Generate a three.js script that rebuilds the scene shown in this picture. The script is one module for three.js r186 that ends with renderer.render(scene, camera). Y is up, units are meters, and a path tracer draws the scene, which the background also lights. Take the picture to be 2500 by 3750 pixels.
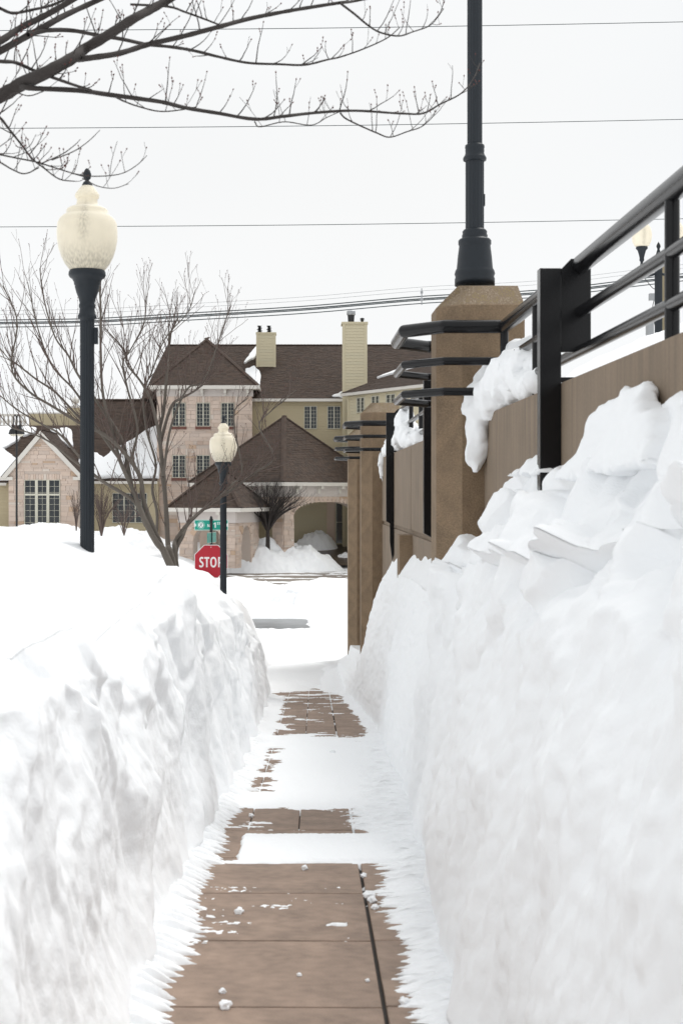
import * as THREE from 'three';
import { mergeGeometries, mergeVertices, toCreasedNormals } from 'three/addons/utils/BufferGeometryUtils.js';
import { RoundedBoxGeometry } from 'three/addons/geometries/RoundedBoxGeometry.js';
import { createNoise2D, createNoise3D } from 'simplex-noise';

// ---------------------------------------------------------------- camera, sky, sun, exposure
const scene = new THREE.Scene();
const F = 5200, VX = 1090, VY = 1805, EYE = 1.6;          // focal length in photo pixels, principal point, eye height
const camera = new THREE.PerspectiveCamera(2 * Math.atan(1875 / F) * 180 / Math.PI, 2500 / 3750, 0.1, 2000);
camera.position.set(0, EYE, 0);
camera.lookAt(0, EYE, -10);
camera.setViewOffset(2500, 3750, 1250 - VX, 1875 - VY, 2500, 3750);
camera.focus = 26;
camera.userData.fStop = 5.6;
camera.updateProjectionMatrix();

function rngOf(seed) { let a = seed >>> 0; return () => { a |= 0; a = a + 0x6D2B79F5 | 0; let t = Math.imul(a ^ a >>> 15, 1 | a); t = t + Math.imul(t ^ t >>> 7, 61 | t) ^ t; return ((t ^ t >>> 14) >>> 0) / 4294967296; }; }
const n3 = createNoise3D(rngOf(11)), n2 = createNoise2D(rngOf(12));
const fbm3 = (x, y, z, o = 4) => { let s = 0, a = 1, t = 0; for (let i = 0; i < o; i++) { s += a * n3(x, y, z); t += a; a *= .5; x *= 2.03; y *= 2.03; z *= 2.03; } return s / t; };
const fbm2 = (x, y, o = 4) => { let s = 0, a = 1, t = 0; for (let i = 0; i < o; i++) { s += a * n2(x, y); t += a; a *= .5; x *= 2.03; y *= 2.03; } return s / t; };

{ // bright overcast: one even layer of thin cloud all round
  const W = 256, H = 128, data = new Float32Array(W * H * 4);
  for (let j = 0; j < H; j++) for (let i = 0; i < W; i++) {
    const up = ((j + .5) / H - .5) * Math.PI, az = (i + .5) / W * 2 * Math.PI;
    const x = Math.cos(up) * Math.cos(az), y = Math.sin(up), z = Math.cos(up) * Math.sin(az);
    const c = fbm3(x * 1.6 + 3, y * 2.6, z * 1.6, 4), w = fbm3(x * 1.1 + 9, y * 1.7 + 4, z * 1.1, 2);
    const L = .815 + .04 * c, k = (j * W + i) * 4;
    data[k] = L * (.985 + .012 * w); data[k + 1] = L * (1.0); data[k + 2] = L * (1.01 - .014 * w); data[k + 3] = 1;
  }
  const sky = new THREE.DataTexture(data, W, H, THREE.RGBAFormat, THREE.FloatType);
  sky.mapping = THREE.EquirectangularReflectionMapping; sky.magFilter = THREE.LinearFilter; sky.needsUpdate = true;
  scene.background = sky; scene.environment = sky;
}
const sun = new THREE.DirectionalLight(new THREE.Color(1, .975, .94), 1.5);      // sun behind the cloud layer, high and ahead
sun.position.set(14, 34, -27); sun.target.position.set(0, 0, -12);
sun.castShadow = true; sun.shadow.radius = 40; sun.shadow.mapSize.set(2048, 2048);
Object.assign(sun.shadow.camera, { left: -60, right: 60, top: 60, bottom: -60, near: 1, far: 200 });
scene.add(sun, sun.target);

const renderer = new THREE.WebGLRenderer({ antialias: true });
renderer.setSize(682, 1024);
renderer.toneMapping = THREE.LinearToneMapping;
renderer.toneMappingExposure = 1.17;
renderer.shadowMap.enabled = true; renderer.shadowMap.type = THREE.PCFSoftShadowMap;

// ---------------------------------------------------------------- helpers
const V = (x, y, z) => new THREE.Vector3(x, y, z);
const at = (x, y, d) => V((x - VX) * d / F, EYE + (VY - y) * d / F, -d);            // a direction in the photograph and a distance give a place
const lerp = (a, b, t) => a + (b - a) * t, clamp = (x, a, b) => Math.min(b, Math.max(a, x));
const smooth = (a, b, x) => { const t = clamp((x - a) / (b - a), 0, 1); return t * t * (3 - 2 * t); };
function table(rows) {                                                              // smooth interpolation in a table of [x, y]
  return x => {
    const n = rows.length;
    if (x <= rows[0][0]) return rows[0][1];
    if (x >= rows[n - 1][0]) return rows[n - 1][1];
    let i = 0; while (x > rows[i + 1][0]) i++;
    const t = (x - rows[i][0]) / (rows[i + 1][0] - rows[i][0]);
    return lerp(rows[i][1], rows[i + 1][1], t * t * (3 - 2 * t) * .5 + t * .5);
  };
}
const used = {};
const numbered = n => { used[n] = (used[n] ?? -1) + 1; return used[n] ? `${n}_${String(used[n]).padStart(3, '0')}` : n; };
function info(o, label, category, group, kind) { Object.assign(o.userData, { label, category }); if (group) o.userData.group = group; if (kind) o.userData.kind = kind; return o; }
function thing(name, label, category, pos, group, turn = 0) {
  const o = new THREE.Group(); o.name = numbered(name); o.position.copy(pos ?? V(0, 0, 0)); o.rotation.y = turn; scene.add(o);
  return info(o, label, category, group);
}
function mesh(name, geo, mat, parent) {
  const m = new THREE.Mesh(geo, mat); m.name = parent ? name : numbered(name); m.castShadow = m.receiveShadow = true; (parent ?? scene).add(m); return m;
}
const structure = (name, geo, mat, label) => { const m = mesh(name, geo, mat); m.userData.kind = 'structure'; if (label) m.userData.label = label; return m; };

function tex(size, fn, { srgb = true, repeat = [1, 1] } = {}) {
  const d = new Uint8Array(size * size * 4);
  for (let j = 0; j < size; j++) for (let i = 0; i < size; i++) { const c = fn(i / size, j / size), k = (j * size + i) * 4; for (let q = 0; q < 3; q++) d[k + q] = clamp(Math.round((c[q] ?? c) * 255), 0, 255); d[k + 3] = 255; }
  const t = new THREE.DataTexture(d, size, size); t.wrapS = t.wrapT = THREE.RepeatWrapping; t.magFilter = THREE.LinearFilter; t.minFilter = THREE.LinearMipmapLinearFilter; t.generateMipmaps = true;
  if (srgb) t.colorSpace = THREE.SRGBColorSpace; t.repeat.set(...repeat); t.needsUpdate = true; return t;
}
const TAU = Math.PI * 2;
const wrapN = (u, v, fu, fv, s = 0) => n3(Math.cos(u * TAU) * fu / TAU + 20 * s, Math.sin(u * TAU) * fu / TAU, v * fv + s) * (1 - v) + n3(Math.cos(u * TAU) * fu / TAU + 20 * s, Math.sin(u * TAU) * fu / TAU, (v - 1) * fv + s) * v;   // wraps both ways
const toS = c => c <= .0031308 ? 12.92 * c : 1.055 * c ** (1 / 2.4) - .055;
const lin = (r, g, b) => new THREE.Color().setRGB(r, g, b);
function std(color, roughness = .8, o = {}) { return new THREE.MeshStandardMaterial({ color, roughness, ...o }); }
function rgbS(c, k) { return [toS(clamp(c[0] * k, 0, 1)), toS(clamp(c[1] * k, 0, 1)), toS(clamp(c[2] * k, 0, 1))]; }

// uv in metres from the dominant direction of each face (in the object's own coordinates)
function boxUV(g, s = 1) {
  g = g.index ? g.toNonIndexed() : g; const p = g.attributes.position, uv = new Float32Array(p.count * 2), a = V(), b = V(), c = V();
  for (let i = 0; i < p.count; i += 3) {
    a.fromBufferAttribute(p, i); b.fromBufferAttribute(p, i + 1); c.fromBufferAttribute(p, i + 2);
    const n = b.clone().sub(a).cross(c.clone().sub(a)), ax = Math.abs(n.x), ay = Math.abs(n.y), az = Math.abs(n.z);
    [a, b, c].forEach((q, k) => { const w = ax >= ay && ax >= az ? [q.z, q.y] : ay >= az ? [q.x, q.z] : [q.x, q.y]; uv[(i + k) * 2] = w[0] * s; uv[(i + k) * 2 + 1] = w[1] * s; });
  }
  g.setAttribute('uv', new THREE.BufferAttribute(uv, 2)); return g;
}
function box(x0, x1, y0, y1, z0, z1, bevel = 0) {
  const w = x1 - x0, h = y1 - y0, d = z1 - z0;
  const g = bevel ? new RoundedBoxGeometry(w, h, d, 2, bevel) : new THREE.BoxGeometry(w, h, d);
  g.translate((x0 + x1) / 2, (y0 + y1) / 2, (z0 + z1) / 2); return boxUV(g);
}
function merge(list) { return mergeGeometries(list.map(g => { const h = g.index ? g.toNonIndexed() : g; for (const k of Object.keys(h.attributes)) if (!['position', 'normal', 'uv'].includes(k)) h.deleteAttribute(k); return h; })); }
function lathe(profile, segs = 32) { return new THREE.LatheGeometry(profile.map(([r, y]) => new THREE.Vector2(Math.max(r, .0001), y)), segs); }
function cyl(a, b, r0, r1 = r0, segs = 12, open = false) {
  const d = b.clone().sub(a), g = new THREE.CylinderGeometry(r1, r0, d.length(), segs, 1, open);
  g.applyQuaternion(new THREE.Quaternion().setFromUnitVectors(V(0, 1, 0), d.clone().normalize())); g.translate((a.x + b.x) / 2, (a.y + b.y) / 2, (a.z + b.z) / 2); return g;
}
function pipe(points, r, segs = 14) {                                                 // straight lengths with rounded mitres
  const list = [];
  for (let i = 0; i + 1 < points.length; i++) { list.push(cyl(points[i], points[i + 1], r, r, segs)); if (i) { const s = new THREE.SphereGeometry(r * 1.0, segs, 8); s.translate(points[i].x, points[i].y, points[i].z); list.push(s); } }
  return merge(list);
}
class Tubes {                                                                         // many tapered tubes in one geometry
  constructor() { this.p = []; this.n = []; this.i = []; }
  add(pts, radii, segs = 5) {
    const base = this.p.length / 3; let side = null;
    for (let k = 0; k < pts.length; k++) {
      const t = (pts[Math.min(k + 1, pts.length - 1)]).clone().sub(pts[Math.max(k - 1, 0)]).normalize();
      if (!side) side = (Math.abs(t.y) < .9 ? V(0, 1, 0) : V(1, 0, 0));
      side = side.clone().addScaledVector(t, -side.dot(t)).normalize(); const other = t.clone().cross(side);
      for (let s = 0; s < segs; s++) { const a = s / segs * TAU, v = side.clone().multiplyScalar(Math.cos(a)).addScaledVector(other, Math.sin(a)); this.p.push(pts[k].x + v.x * radii[k], pts[k].y + v.y * radii[k], pts[k].z + v.z * radii[k]); this.n.push(v.x, v.y, v.z); }
    }
    for (let k = 0; k + 1 < pts.length; k++) for (let s = 0; s < segs; s++) { const a = base + k * segs + s, b = base + k * segs + (s + 1) % segs; this.i.push(a, b, a + segs, b, b + segs, a + segs); }
  }
  build() { const g = new THREE.BufferGeometry(); g.setAttribute('position', new THREE.Float32BufferAttribute(this.p, 3)); g.setAttribute('normal', new THREE.Float32BufferAttribute(this.n, 3)); g.setAttribute('uv', new THREE.Float32BufferAttribute(new Float32Array(this.p.length / 3 * 2), 2)); g.setIndex(this.i); return g; }
}
class Boxes {                                                                         // many small boxes with their own tone in one geometry
  constructor() { this.p = []; this.c = []; }
  add(o, u, v, n, c) {                                                                // corner o, edges u, v, n
    const q = (a, b, e) => [o.x + u.x * a + v.x * b + n.x * e, o.y + u.y * a + v.y * b + n.y * e, o.z + u.z * a + v.z * b + n.z * e];
    const f = (A, B, C, D) => { this.p.push(...A, ...B, ...C, ...A, ...C, ...D); for (let k = 0; k < 6; k++) this.c.push(c.r, c.g, c.b); };
    const [a, b, cc, d, e, g, h, i] = [q(0, 0, 0), q(1, 0, 0), q(1, 1, 0), q(0, 1, 0), q(0, 0, 1), q(1, 0, 1), q(1, 1, 1), q(0, 1, 1)];
    f(e, g, h, i); f(b, a, d, cc); f(a, b, g, e); f(d, i, h, cc); f(a, e, i, d); f(b, cc, h, g);
  }
  build() { const g = new THREE.BufferGeometry(); g.setAttribute('position', new THREE.Float32BufferAttribute(this.p, 3)); g.setAttribute('color', new THREE.Float32BufferAttribute(this.c, 3)); g.setAttribute('uv', new THREE.Float32BufferAttribute(new Float32Array(this.p.length / 3 * 2), 2)); g.computeVertexNormals(); return g; }
}
function polygon(pts) {                                                               // flat convex polygon, fan
  const g = new THREE.BufferGeometry(), p = []; for (let i = 1; i + 1 < pts.length; i++) for (const q of [pts[0], pts[i], pts[i + 1]]) p.push(q.x, q.y, q.z);
  g.setAttribute('position', new THREE.Float32BufferAttribute(p, 3)); g.computeVertexNormals(); return boxUV(g);
}
function cell(u, v, seed) {                                                           // broken plates: each cell a tilted plane of its own
  const iu = Math.floor(u), iv = Math.floor(v); let best = 9, r = 0, f2 = 9;
  for (let a = -1; a <= 1; a++) for (let b = -1; b <= 1; b++) {
    const h = k => { let x = Math.sin((iu + a) * 127.1 + (iv + b) * 311.7 + seed * 74.7 + k * 53.3) * 43758.5453; return x - Math.floor(x); };
    const cu = iu + a + .1 + .8 * h(1), cv = iv + b + .1 + .8 * h(2), du = u - cu, dv = v - cv, d = Math.hypot(du, dv);
    if (d < best) { f2 = best; best = d; r = (h(3) - .5) * 2 + (h(4) - .5) * 2.2 * du + (h(5) - .5) * 2.2 * dv; } else if (d < f2) f2 = d;
  }
  return [r, f2 - best];
}

// ---------------------------------------------------------------- materials
const snowBump = tex(256, (u, v) => .5 + .28 * wrapN(u, v, 24, 24, 1) + .22 * wrapN(u, v, 60, 60, 2), { srgb: false });
const M = {
  snow: std(lin(.93, .945, .96), .8, { bumpMap: snowBump, bumpScale: .0026 }),
  snowFar: std(lin(.93, .945, .96), .85),
  metal: new THREE.MeshPhysicalMaterial({ color: lin(.015, .020, .026), roughness: .48, specularIntensity: .7 }),
  rail: new THREE.MeshPhysicalMaterial({ color: lin(.005, .005, .006), roughness: .22, specularIntensity: .6 }),
  black: std(lin(.012, .012, .013), .5),
  wire: std(lin(.03, .045, .05), .6),
  cream: std(lin(.62, .57, .47), .7), trim: std(lin(.66, .63, .58), .7), frieze: std(lin(.60, .55, .52), .7),
  glassDark: new THREE.MeshPhysicalMaterial({ color: lin(.02, .026, .03), roughness: .06, specularIntensity: 1 }),
  winFrame: std(lin(.62, .6, .5), .6), brickSill: std(lin(.2, .09, .07), .85),
  galv: std(lin(.35, .36, .37), .45, { metalness: .6 }),
};
function weathered(base, size, fn, o = {}) { return std(lin(1, 1, 1), o.roughness ?? .85, { map: tex(size, (u, v) => rgbS(base, fn(u, v)), { repeat: o.repeat ?? [1, 1] }), ...(o.bump ? { bumpMap: o.bump, bumpScale: o.bumpScale ?? .002 } : {}) }); }
const gritBump = tex(256, (u, v) => .5 + .3 * wrapN(u, v, 70, 70, 5) + .2 * wrapN(u, v, 30, 30, 6), { srgb: false, repeat: [1.3, 1.3] });
const speck = rngOf(5), speckle = Array.from({ length: 512 * 512 }, () => speck());
M.aggregate = weathered([.225, .158, .098], 512, (u, v) => { const s = speckle[Math.floor(v * 512) * 512 + Math.floor(u * 512)]; return .95 + .16 * wrapN(u, v, 8, 5, 3) + .2 * wrapN(u, v, 60, 60, 4) + (s > .985 ? .9 : s < .03 ? -.35 : 0); }, { bump: gritBump, bumpScale: .004, repeat: [.9, .9] });
M.lichen = std(lin(1, 1, 1), .95, { bumpMap: gritBump, bumpScale: .005, map: tex(512, (u, v) => { const s = speckle[Math.floor(v * 512) * 512 + Math.floor(u * 512)], q = .55 * wrapN(u, v, 40, 40, 41) + .5 * wrapN(u, v, 95, 95, 42) + .7 * (s - .5), y = wrapN(u, v, 9, 9, 43); return q > .35 ? rgbS(y > .2 ? [.27, .21, .09] : [.36, .30, .23], .8 + .4 * s) : rgbS([.22, .165, .11], .75 + .5 * s); }, { repeat: [1.1, 1.1] }) });
M.panel = weathered([.215, .163, .115], 512, (u, v) => .98 + .1 * wrapN(u, v, 5, 4, 7) + .27 * wrapN(u, v, 34, 1.5, 8) * (.6 + .6 * wrapN(u, v, 3, 2, 9)) + .07 * wrapN(u, v, 90, 90, 10), { bump: gritBump, bumpScale: .0015, repeat: [.45, .45] });
const slabMap = k => weathered([.27 * k, .193 * k, .145 * k], 512, (u, v) => { const s = speckle[Math.floor(u * 512) * 512 + Math.floor(v * 512)]; return 1 + .2 * wrapN(u, v, 4, 4, 12 + k) + .15 * wrapN(u, v, 14, 14, 14) + .09 * wrapN(u, v, 110, 110, 15) + (s > .994 ? -.45 : 0); }, { bump: gritBump, bumpScale: .0012, repeat: [.8, .8], roughness: .72 });
M.slab = [slabMap(1), slabMap(.94), slabMap(1.05)];
M.joint = weathered([.05, .043, .038], 128, (u, v) => 1 + .5 * wrapN(u, v, 20, 20, 17), { repeat: [6, 6] });
M.asphalt = weathered([.20, .17, .145], 256, (u, v) => 1 + .35 * wrapN(u, v, 3, 14, 18) + .2 * wrapN(u, v, 50, 50, 19), { repeat: [.2, .2], roughness: .6 });
M.wetRoad = weathered([.13, .135, .14], 256, (u, v) => 1 + .5 * wrapN(u, v, 4, 20, 21) + .3 * wrapN(u, v, 50, 50, 22), { repeat: [.4, .4], roughness: .3 });
M.drive = weathered([.10, .075, .056], 256, (u, v) => 1 + .3 * wrapN(u, v, 6, 6, 23), { repeat: [.3, .3], roughness: .35 });
M.bark = std(lin(.13, .112, .094), .9); M.barkDark = std(lin(.045, .038, .035), .9); M.barkRed = std(lin(.12, .088, .076), .9); M.bud = std(lin(.11, .03, .026), .7);
M.woodPole = weathered([.3, .25, .16], 128, (u, v) => 1 + .4 * wrapN(u, v, 30, 2, 24), {});

// ---------------------------------------------------------------- the lie of the land (d: metres ahead of the camera)
const SLOPE = .0823;
const ground = d => d < 29 ? -SLOPE * d : d < 33 ? lerp(-SLOPE * 29, -2.48, smooth(29, 33, d)) : table([[33, -2.48], [45, -2.5], [66, -2.42], [75, -2.09], [85, -1.4], [400, -1.2]])(d);
const baseL = table([[-4, -.66], [5.5, -.66], [9, -.69], [13, -.58], [19, -.54], [26.3, -.52], [27.2, -.9], [28.5, -1.6]]);
const baseR = table([[-4, .6], [5.5, .64], [9, .79], [14, .96], [19, 1.06], [24, .98], [31, .8]]);
const rimL = table([[-4, 1.5], [2, 1.25], [5.4, 1.06], [6.8, .88], [9.2, .9], [10.7, 1.02], [11.15, .74], [12.5, .62], [16, .38], [19.4, .16], [20.4, -.2], [22, -.45], [24, -.74], [25.5, -1.0], [27, -1.4], [28.5, -1.2]]);
const crestL = table([[-4, 1.5], [5, 1.4], [9, 1.36], [10, 1.33], [12.2, 1.3], [14, 1.02], [17, .78], [20, .45], [24, .28], [28.5, .05]]);
const rimR = table([[-4, 2.2], [2, 1.85], [3.7, 1.66], [6.7, 1.27], [8.5, 1.2], [10.4, 1.05], [11.2, .9], [11.7, .62], [13, .6], [16, .58], [20, .46], [23, .2], [24.6, -.4], [26, -1.2], [27.5, -1.5], [31, -1.72], [32, -2.3]]);
const topR = table([[-4, 2.5], [3, 2.32], [5.5, 2.1], [7.2, 1.88], [8.4, 1.76], [9.75, 1.84], [10.8, 1.42], [11.4, 1.1], [12, .95], [16, .92], [20, .76], [22.4, .62], [24, .5], [24.8, .1], [25.4, -.45], [26.4, -1.15], [31, -1.75], [32, -2.3]]);

function depths(d0, d1, k, min, max = 9) { const a = []; for (let d = d0; d < d1; d += clamp(Math.abs(d) * k, min, max)) a.push(d); a.push(d1); return a; }
function sheet(rows, cols, fn) {                                                      // grid of points (and uv) as one indexed mesh
  const p = new Float32Array(rows * cols * 3), uv = new Float32Array(rows * cols * 2), idx = [];
  for (let i = 0; i < rows; i++) for (let j = 0; j < cols; j++) { const q = fn(i, j), k = i * cols + j; p[k * 3] = q[0]; p[k * 3 + 1] = q[1]; p[k * 3 + 2] = q[2]; uv[k * 2] = q[3]; uv[k * 2 + 1] = q[4]; }
  for (let i = 0; i + 1 < rows; i++) for (let j = 0; j + 1 < cols; j++) { const a = i * cols + j, b = a + 1, c = a + cols, e = c + 1; idx.push(a, b, c, b, e, c); }
  const g = new THREE.BufferGeometry(); g.setAttribute('position', new THREE.BufferAttribute(p, 3)); g.setAttribute('uv', new THREE.BufferAttribute(uv, 2)); g.setIndex(idx); g.computeVertexNormals(); return g;
}
function bank(control, counts, ds, displace) {
  const js = []; counts.forEach((n, k) => { for (let i = 0; i < n; i++) js.push([k, i / n]); }); js.push([counts.length - 1, 1]);
  return sheet(ds.length, js.length, (i, j) => {
    const d = ds[i], c = control(d), [k, t] = js[j], a = c[k], b = c[k + 1];
    const x = lerp(a[0], b[0], t), y = lerp(a[1], b[1], t), th = lerp(a[2], b[2], t);
    const w = displace(d, x, y, th, k + t);
    return [x + Math.cos(th) * w[0] * w[2], y + Math.sin(th) * w[0], -d + (w[1] || 0), d, (k < 4 ? y : y + x)];
  });
}
const fade = (k, a, b) => smooth(a, b, k);
{ // left bank: cut face beside the path, broken rim, soft field of snow behind
  const ds = depths(-3, 28.5, .0042, .016, .12);
  const g = bank(d => {
    const b = baseL(d), y0 = ground(d), r = Math.max(rimL(d), y0 + .3), c = Math.max(crestL(d), r + .02), H = Math.PI / 2;
    return [[b + .02, y0 - .12, 0], [b, y0 + .06, 0], [b - .09, lerp(y0, r, .5), .05], [b - .2, r - .18, .2], [b - .34, r - .02, .8], [b - .55, lerp(r, c, .3), 1.25], [b - .95, lerp(r, c, .82), H], [b - 1.7, c, H], [b - 6, c + .02, H], [-70, c - .25, H]];
  }, [3, 46, 46, 22, 24, 26, 22, 14, 5], ds, (d, x, y, th, k) => {
    const yy = y - ground(d), face = 1 - fade(k, 3.6, 5), rough = 1 - fade(k, 4.5, 7), foot = smooth(0, .25, yy);
    const wob = .4 * n2(d * .8, y * .8), [pl, e1] = cell(d * 1.5 + wob, y * 1.9 + d * .25 + wob, 3), [p2, e2] = cell(d * 3.4 + wob, y * 2.6, 5);
    const [c1, ce] = cell(d * 7 + wob, y * 5 + d * 2, 21), chip = c1 * smooth(0, .35, ce);
    let w = .10 * fbm3(d * .7, y * .7, 4, 2) * (.5 + .5 * rough) + (.05 * pl * smooth(0, .25, e1) * smooth(.6, 1.15, yy) * (1 - fade(k, 3.8, 5.2)) + .010 * p2 * smooth(0, .3, e2) * smooth(.35, .9, yy)) * rough;
    w += face * foot * (.011 * n2(d * 4.2 + .6 * n2(d, y * 2), y * 1.1) + .004 * n2(d * 11 + y * 3, y * 2.4) + .005 * n2(d * 7 - y * 6, y * 7 + d * 3) + .006 * chip * smooth(-.1, .5, n2(d * .8 + 7, y * 1.1))) + rough * (.012 * fbm3(d * 2.2, y * 2.2, x * 2.2, 2) + .003 * fbm3(d * 9, y * 7, x * 8, 2));
    w += fade(k, 4, 6) * (.05 * fbm2(d * .7 + 40, x * .7, 3) + .006 * fbm2(d * 3, x * 3, 2));
    return [w * (k < 1 ? .25 : 1) , 0, 1];
  });
  info(mesh('snow_bank', g, M.snow), 'deep snow bank with cut face along the lamp post side of the path', 'snow bank');
}
{ // bank against the concrete wall: taller, broken into slabs at the top
  const ds = depths(-3, 32, .0040, .014, .12);
  const g = bank(d => {
    const b = baseR(d), y0 = ground(d), r = Math.max(rimR(d), y0 + .2), c = Math.max(topR(d), r), xr = Math.min(b + .36 + .1 * smooth(9, 5, d), 1.42);
    return [[b - .02, y0 - .12, Math.PI], [b, y0 + .06, Math.PI], [lerp(b, xr, .3), lerp(y0, r, .5), Math.PI], [lerp(b, xr, .8), r - .24, 3.0], [xr, r, 2.6], [lerp(xr, 1.6, .45), lerp(r, c, .42), 2.2], [1.62, c, 2.0]];
  }, [3, 50, 44, 34, 40, 40], ds, (d, x, y, th, k) => {
    const yy = y - ground(d), face = 1 - fade(k, 3.3, 4.2), up = smooth(2.2, 3.4, k), foot = smooth(0, .25, yy), near = smooth(12.2, 11, d), wall = 1 - .75 * fade(k, 5.2, 6);
    const s = k < 4 ? y : y + x * .7, wob = .35 * n2(d * .9, s * .9);
    const [pl, e1] = cell(d * .8 + wob, s * 1.35 + wob - d * .35, 8), [p2, e2] = cell(d * 2.0 + wob, s * 2.3, 9);
    const [c1, ce] = cell(d * 6 + wob, y * 4.4 - d * 2, 22), chip = c1 * smooth(0, .35, ce);
    let w = (.05 + .05 * near) * fbm3(d * .7 + 20, y * .7, 7, 2) + up * wall * (near * .14 * pl * smooth(0, .26, e1) + (.01 + .025 * near) * p2 * smooth(0, .2, e2)) + .012 * p2 * smooth(0, .2, e2) * smooth(.5, 1.2, yy) * face;
    w += face * foot * (.016 * n2(d * 4, y * .8) + .007 * n2(d * 10 - y * 4, y * 2) + .006 * n2(d * 5 + y * 7, y * 6 - d * 4) + .006 * chip * smooth(-.1, .5, n2(d * .7 + 17, y)));
    w += foot * (.016 * fbm3(d * 2.4, y * 2.4, x * 2.4, 2) + .005 * fbm3(d * 8, y * 8, x * 8, 2));
    return [w * (k < 1 ? .25 : 1), 0, 1];
  });
  info(mesh('snow_bank', g, M.snow), 'tall snow bank with broken slabs piled against the tan concrete wall', 'snow bank');
}

// ---------------------------------------------------------------- the path: concrete slabs and the snow left on it
{
  const path = new THREE.Group(); path.name = 'path'; path.userData.kind = 'structure'; path.userData.label = 'tan concrete sidewalk cleared between the snow banks'; scene.add(path);
  const P0 = 5.72, PITCH = 1.148, tilt = -Math.atan(SLOPE), rnd = rngOf(71);
  for (let i = -7; i < 22; i++) {
    const d0 = P0 + (i - 1) * PITCH, d1 = d0 + PITCH, dc = (d0 + d1) / 2, main = .28 + .012 * dc;
    const cuts = dc < 10.2 ? [-1.15, main - .009, main + .009, 1.45] : [-1.15, main - .77, main - .762, main - .4, main - .392, main - .009, main + .009, 1.45];
    for (let k = 0; k + 1 < cuts.length; k += 2) {
      const w = cuts[k + 1] - cuts[k], L = PITCH * Math.hypot(1, SLOPE) - .02, g = new RoundedBoxGeometry(w, .08, L, 2, .006);
      g.translate(rnd() * 0, 0, 0); const u = boxUV(g), uvs = u.attributes.uv, ox = rnd() * 9, oy = rnd() * 9; for (let q = 0; q < uvs.count; q++) uvs.setXY(q, uvs.getX(q) + ox, uvs.getY(q) + oy);
      const m = mesh('slab', u, M.slab[Math.floor(rnd() * 3)], path); m.position.set((cuts[k] + cuts[k + 1]) / 2, -SLOPE * dc - .04 + (rnd() - .5) * .003, -dc); m.rotation.order = 'YXZ'; m.rotation.set(tilt, -.012, 0);
    }
  }
  const bed = new THREE.BoxGeometry(2.6, .04, 36); const m = mesh('joint_filler', boxUV(bed), M.joint, path); m.position.set(.15, -SLOPE * 14 - .045, -14); m.rotation.x = tilt;
}
const coverMask = table([[-4, -.6], [8.85, -.6], [9.08, .75], [9.95, .75], [10.15, -.35], [11.3, -.5], [11.55, .25], [11.9, .55], [16.6, .6], [17.7, .35], [18.4, -.3], [23, -.32], [27, -.1], [29.6, .25], [31, .9]]);
{
  const ds = depths(3.6, 33, .00155, .007, .05), NX = 170;
  const g = sheet(ds.length, NX, (i, j) => {
    const d = ds[i], l = baseL(Math.min(d, 26.3)) - .1 - .8 * smooth(26, 27.5, d), r = baseR(d) + .1, x = lerp(l, r, j / (NX - 1)), eL = x - l - .1, eR = r - .1 - x;
    const far = smooth(9, 20, d), wl = .085 + .05 * n2(d * .8, 3) + .14 * far, wr = table([[5, .15], [7, .2], [9.2, .3], [12, .42], [16, .35], [18.5, .14], [27, .12], [31, .3]])(d) + .05 * n2(d * .7, 9);
    const comb = n2(d * 9.5, x * 2 + 7), comb2 = n2(d * 19, x * 2.5 + 3), comb3 = n2(d * 33, x * 5 + 1);
    const ridges = (.5 + .5 * Math.sin(d * TAU / .092 + 2.2 * n2(d * 1.3, 5) + x * 3)) ;
    let hL = .075 * (1 - eL / (wl + .04 + .09 * (ridges - .5) * (1 - far))) + .016 * comb + .010 * comb2 + .006 * comb3; if (hL > 0) hL = Math.min(hL, .07) * (.35 + .65 * ridges);
    let hR = .07 * (1 - eR / wr) + .016 * n2(d * 14, x * 2 + 40) + .016 * n2(d * 30, x * 3 + 31) + .006 * n2(d * 60, x * 6); if (hR > 0) hR = Math.min(hR, .06) * (.75 + .25 * n2(d * 22, x * 3 + 20));
    const mid = smooth(-.62, -.3, x) , bare2 = d > 12.4 && d < 16.4 ? smooth(-.05, -.32, x) * (.75 + .3 * n2(d * 2.2, 60)) : 0, stripe = d > 9 && d < 10.2 ? smooth(-.36, -.41, x) * 1.5 : 0;
    const stretch = lerp(1, .35, far);
    const streak = .55 * n2(d * 3.2 * stretch + 3, x * .9 + 30) + .38 * n2(d * 8 * stretch, x * 1.6 + 50) + .22 * n2(d * 18 * stretch, x * 4 + 70) + .12 * n2(d * 40 * stretch, x * 12);
    let hC = .03 * (coverMask(d) - 1.0 * bare2 - stripe + .62 * streak * (d < 8.9 ? .5 : 1)); if (hC > .012) hC = .012 + (hC - .012) * .35;
    if (d > 9 && d < 10.05) hC += .006 * mid;
    const bits = n2(d * 17 + 90, x * 17), bits2 = n2(d * 2.1 + 33, x * 2.1); if (d > 6.8 && d < 8.2 && x < .25) hC = Math.max(hC, .02 * (bits * .5 + .75 * n2(d * 5, x * 1.8 + 12) - .72 + .35 * bits2));
    let h = Math.max(hL, hR, hC); if (h > 0) h += .004 * fbm2(d * 22, x * 22, 2); else h = Math.max(h * 3, -.05);
    if (d > 28) h = Math.max(h, lerp(-.05, .1, smooth(29.5, 31.5, d)));
    return [x, (d < 29 ? -SLOPE * d : ground(d)) + h, -d, x, d];
  });
  const m = mesh('snow_on_path', g, M.snow); info(m, 'thin scraped snow and ridged snow fringe left on the concrete path', 'snow', null, 'stuff');
}
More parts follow.
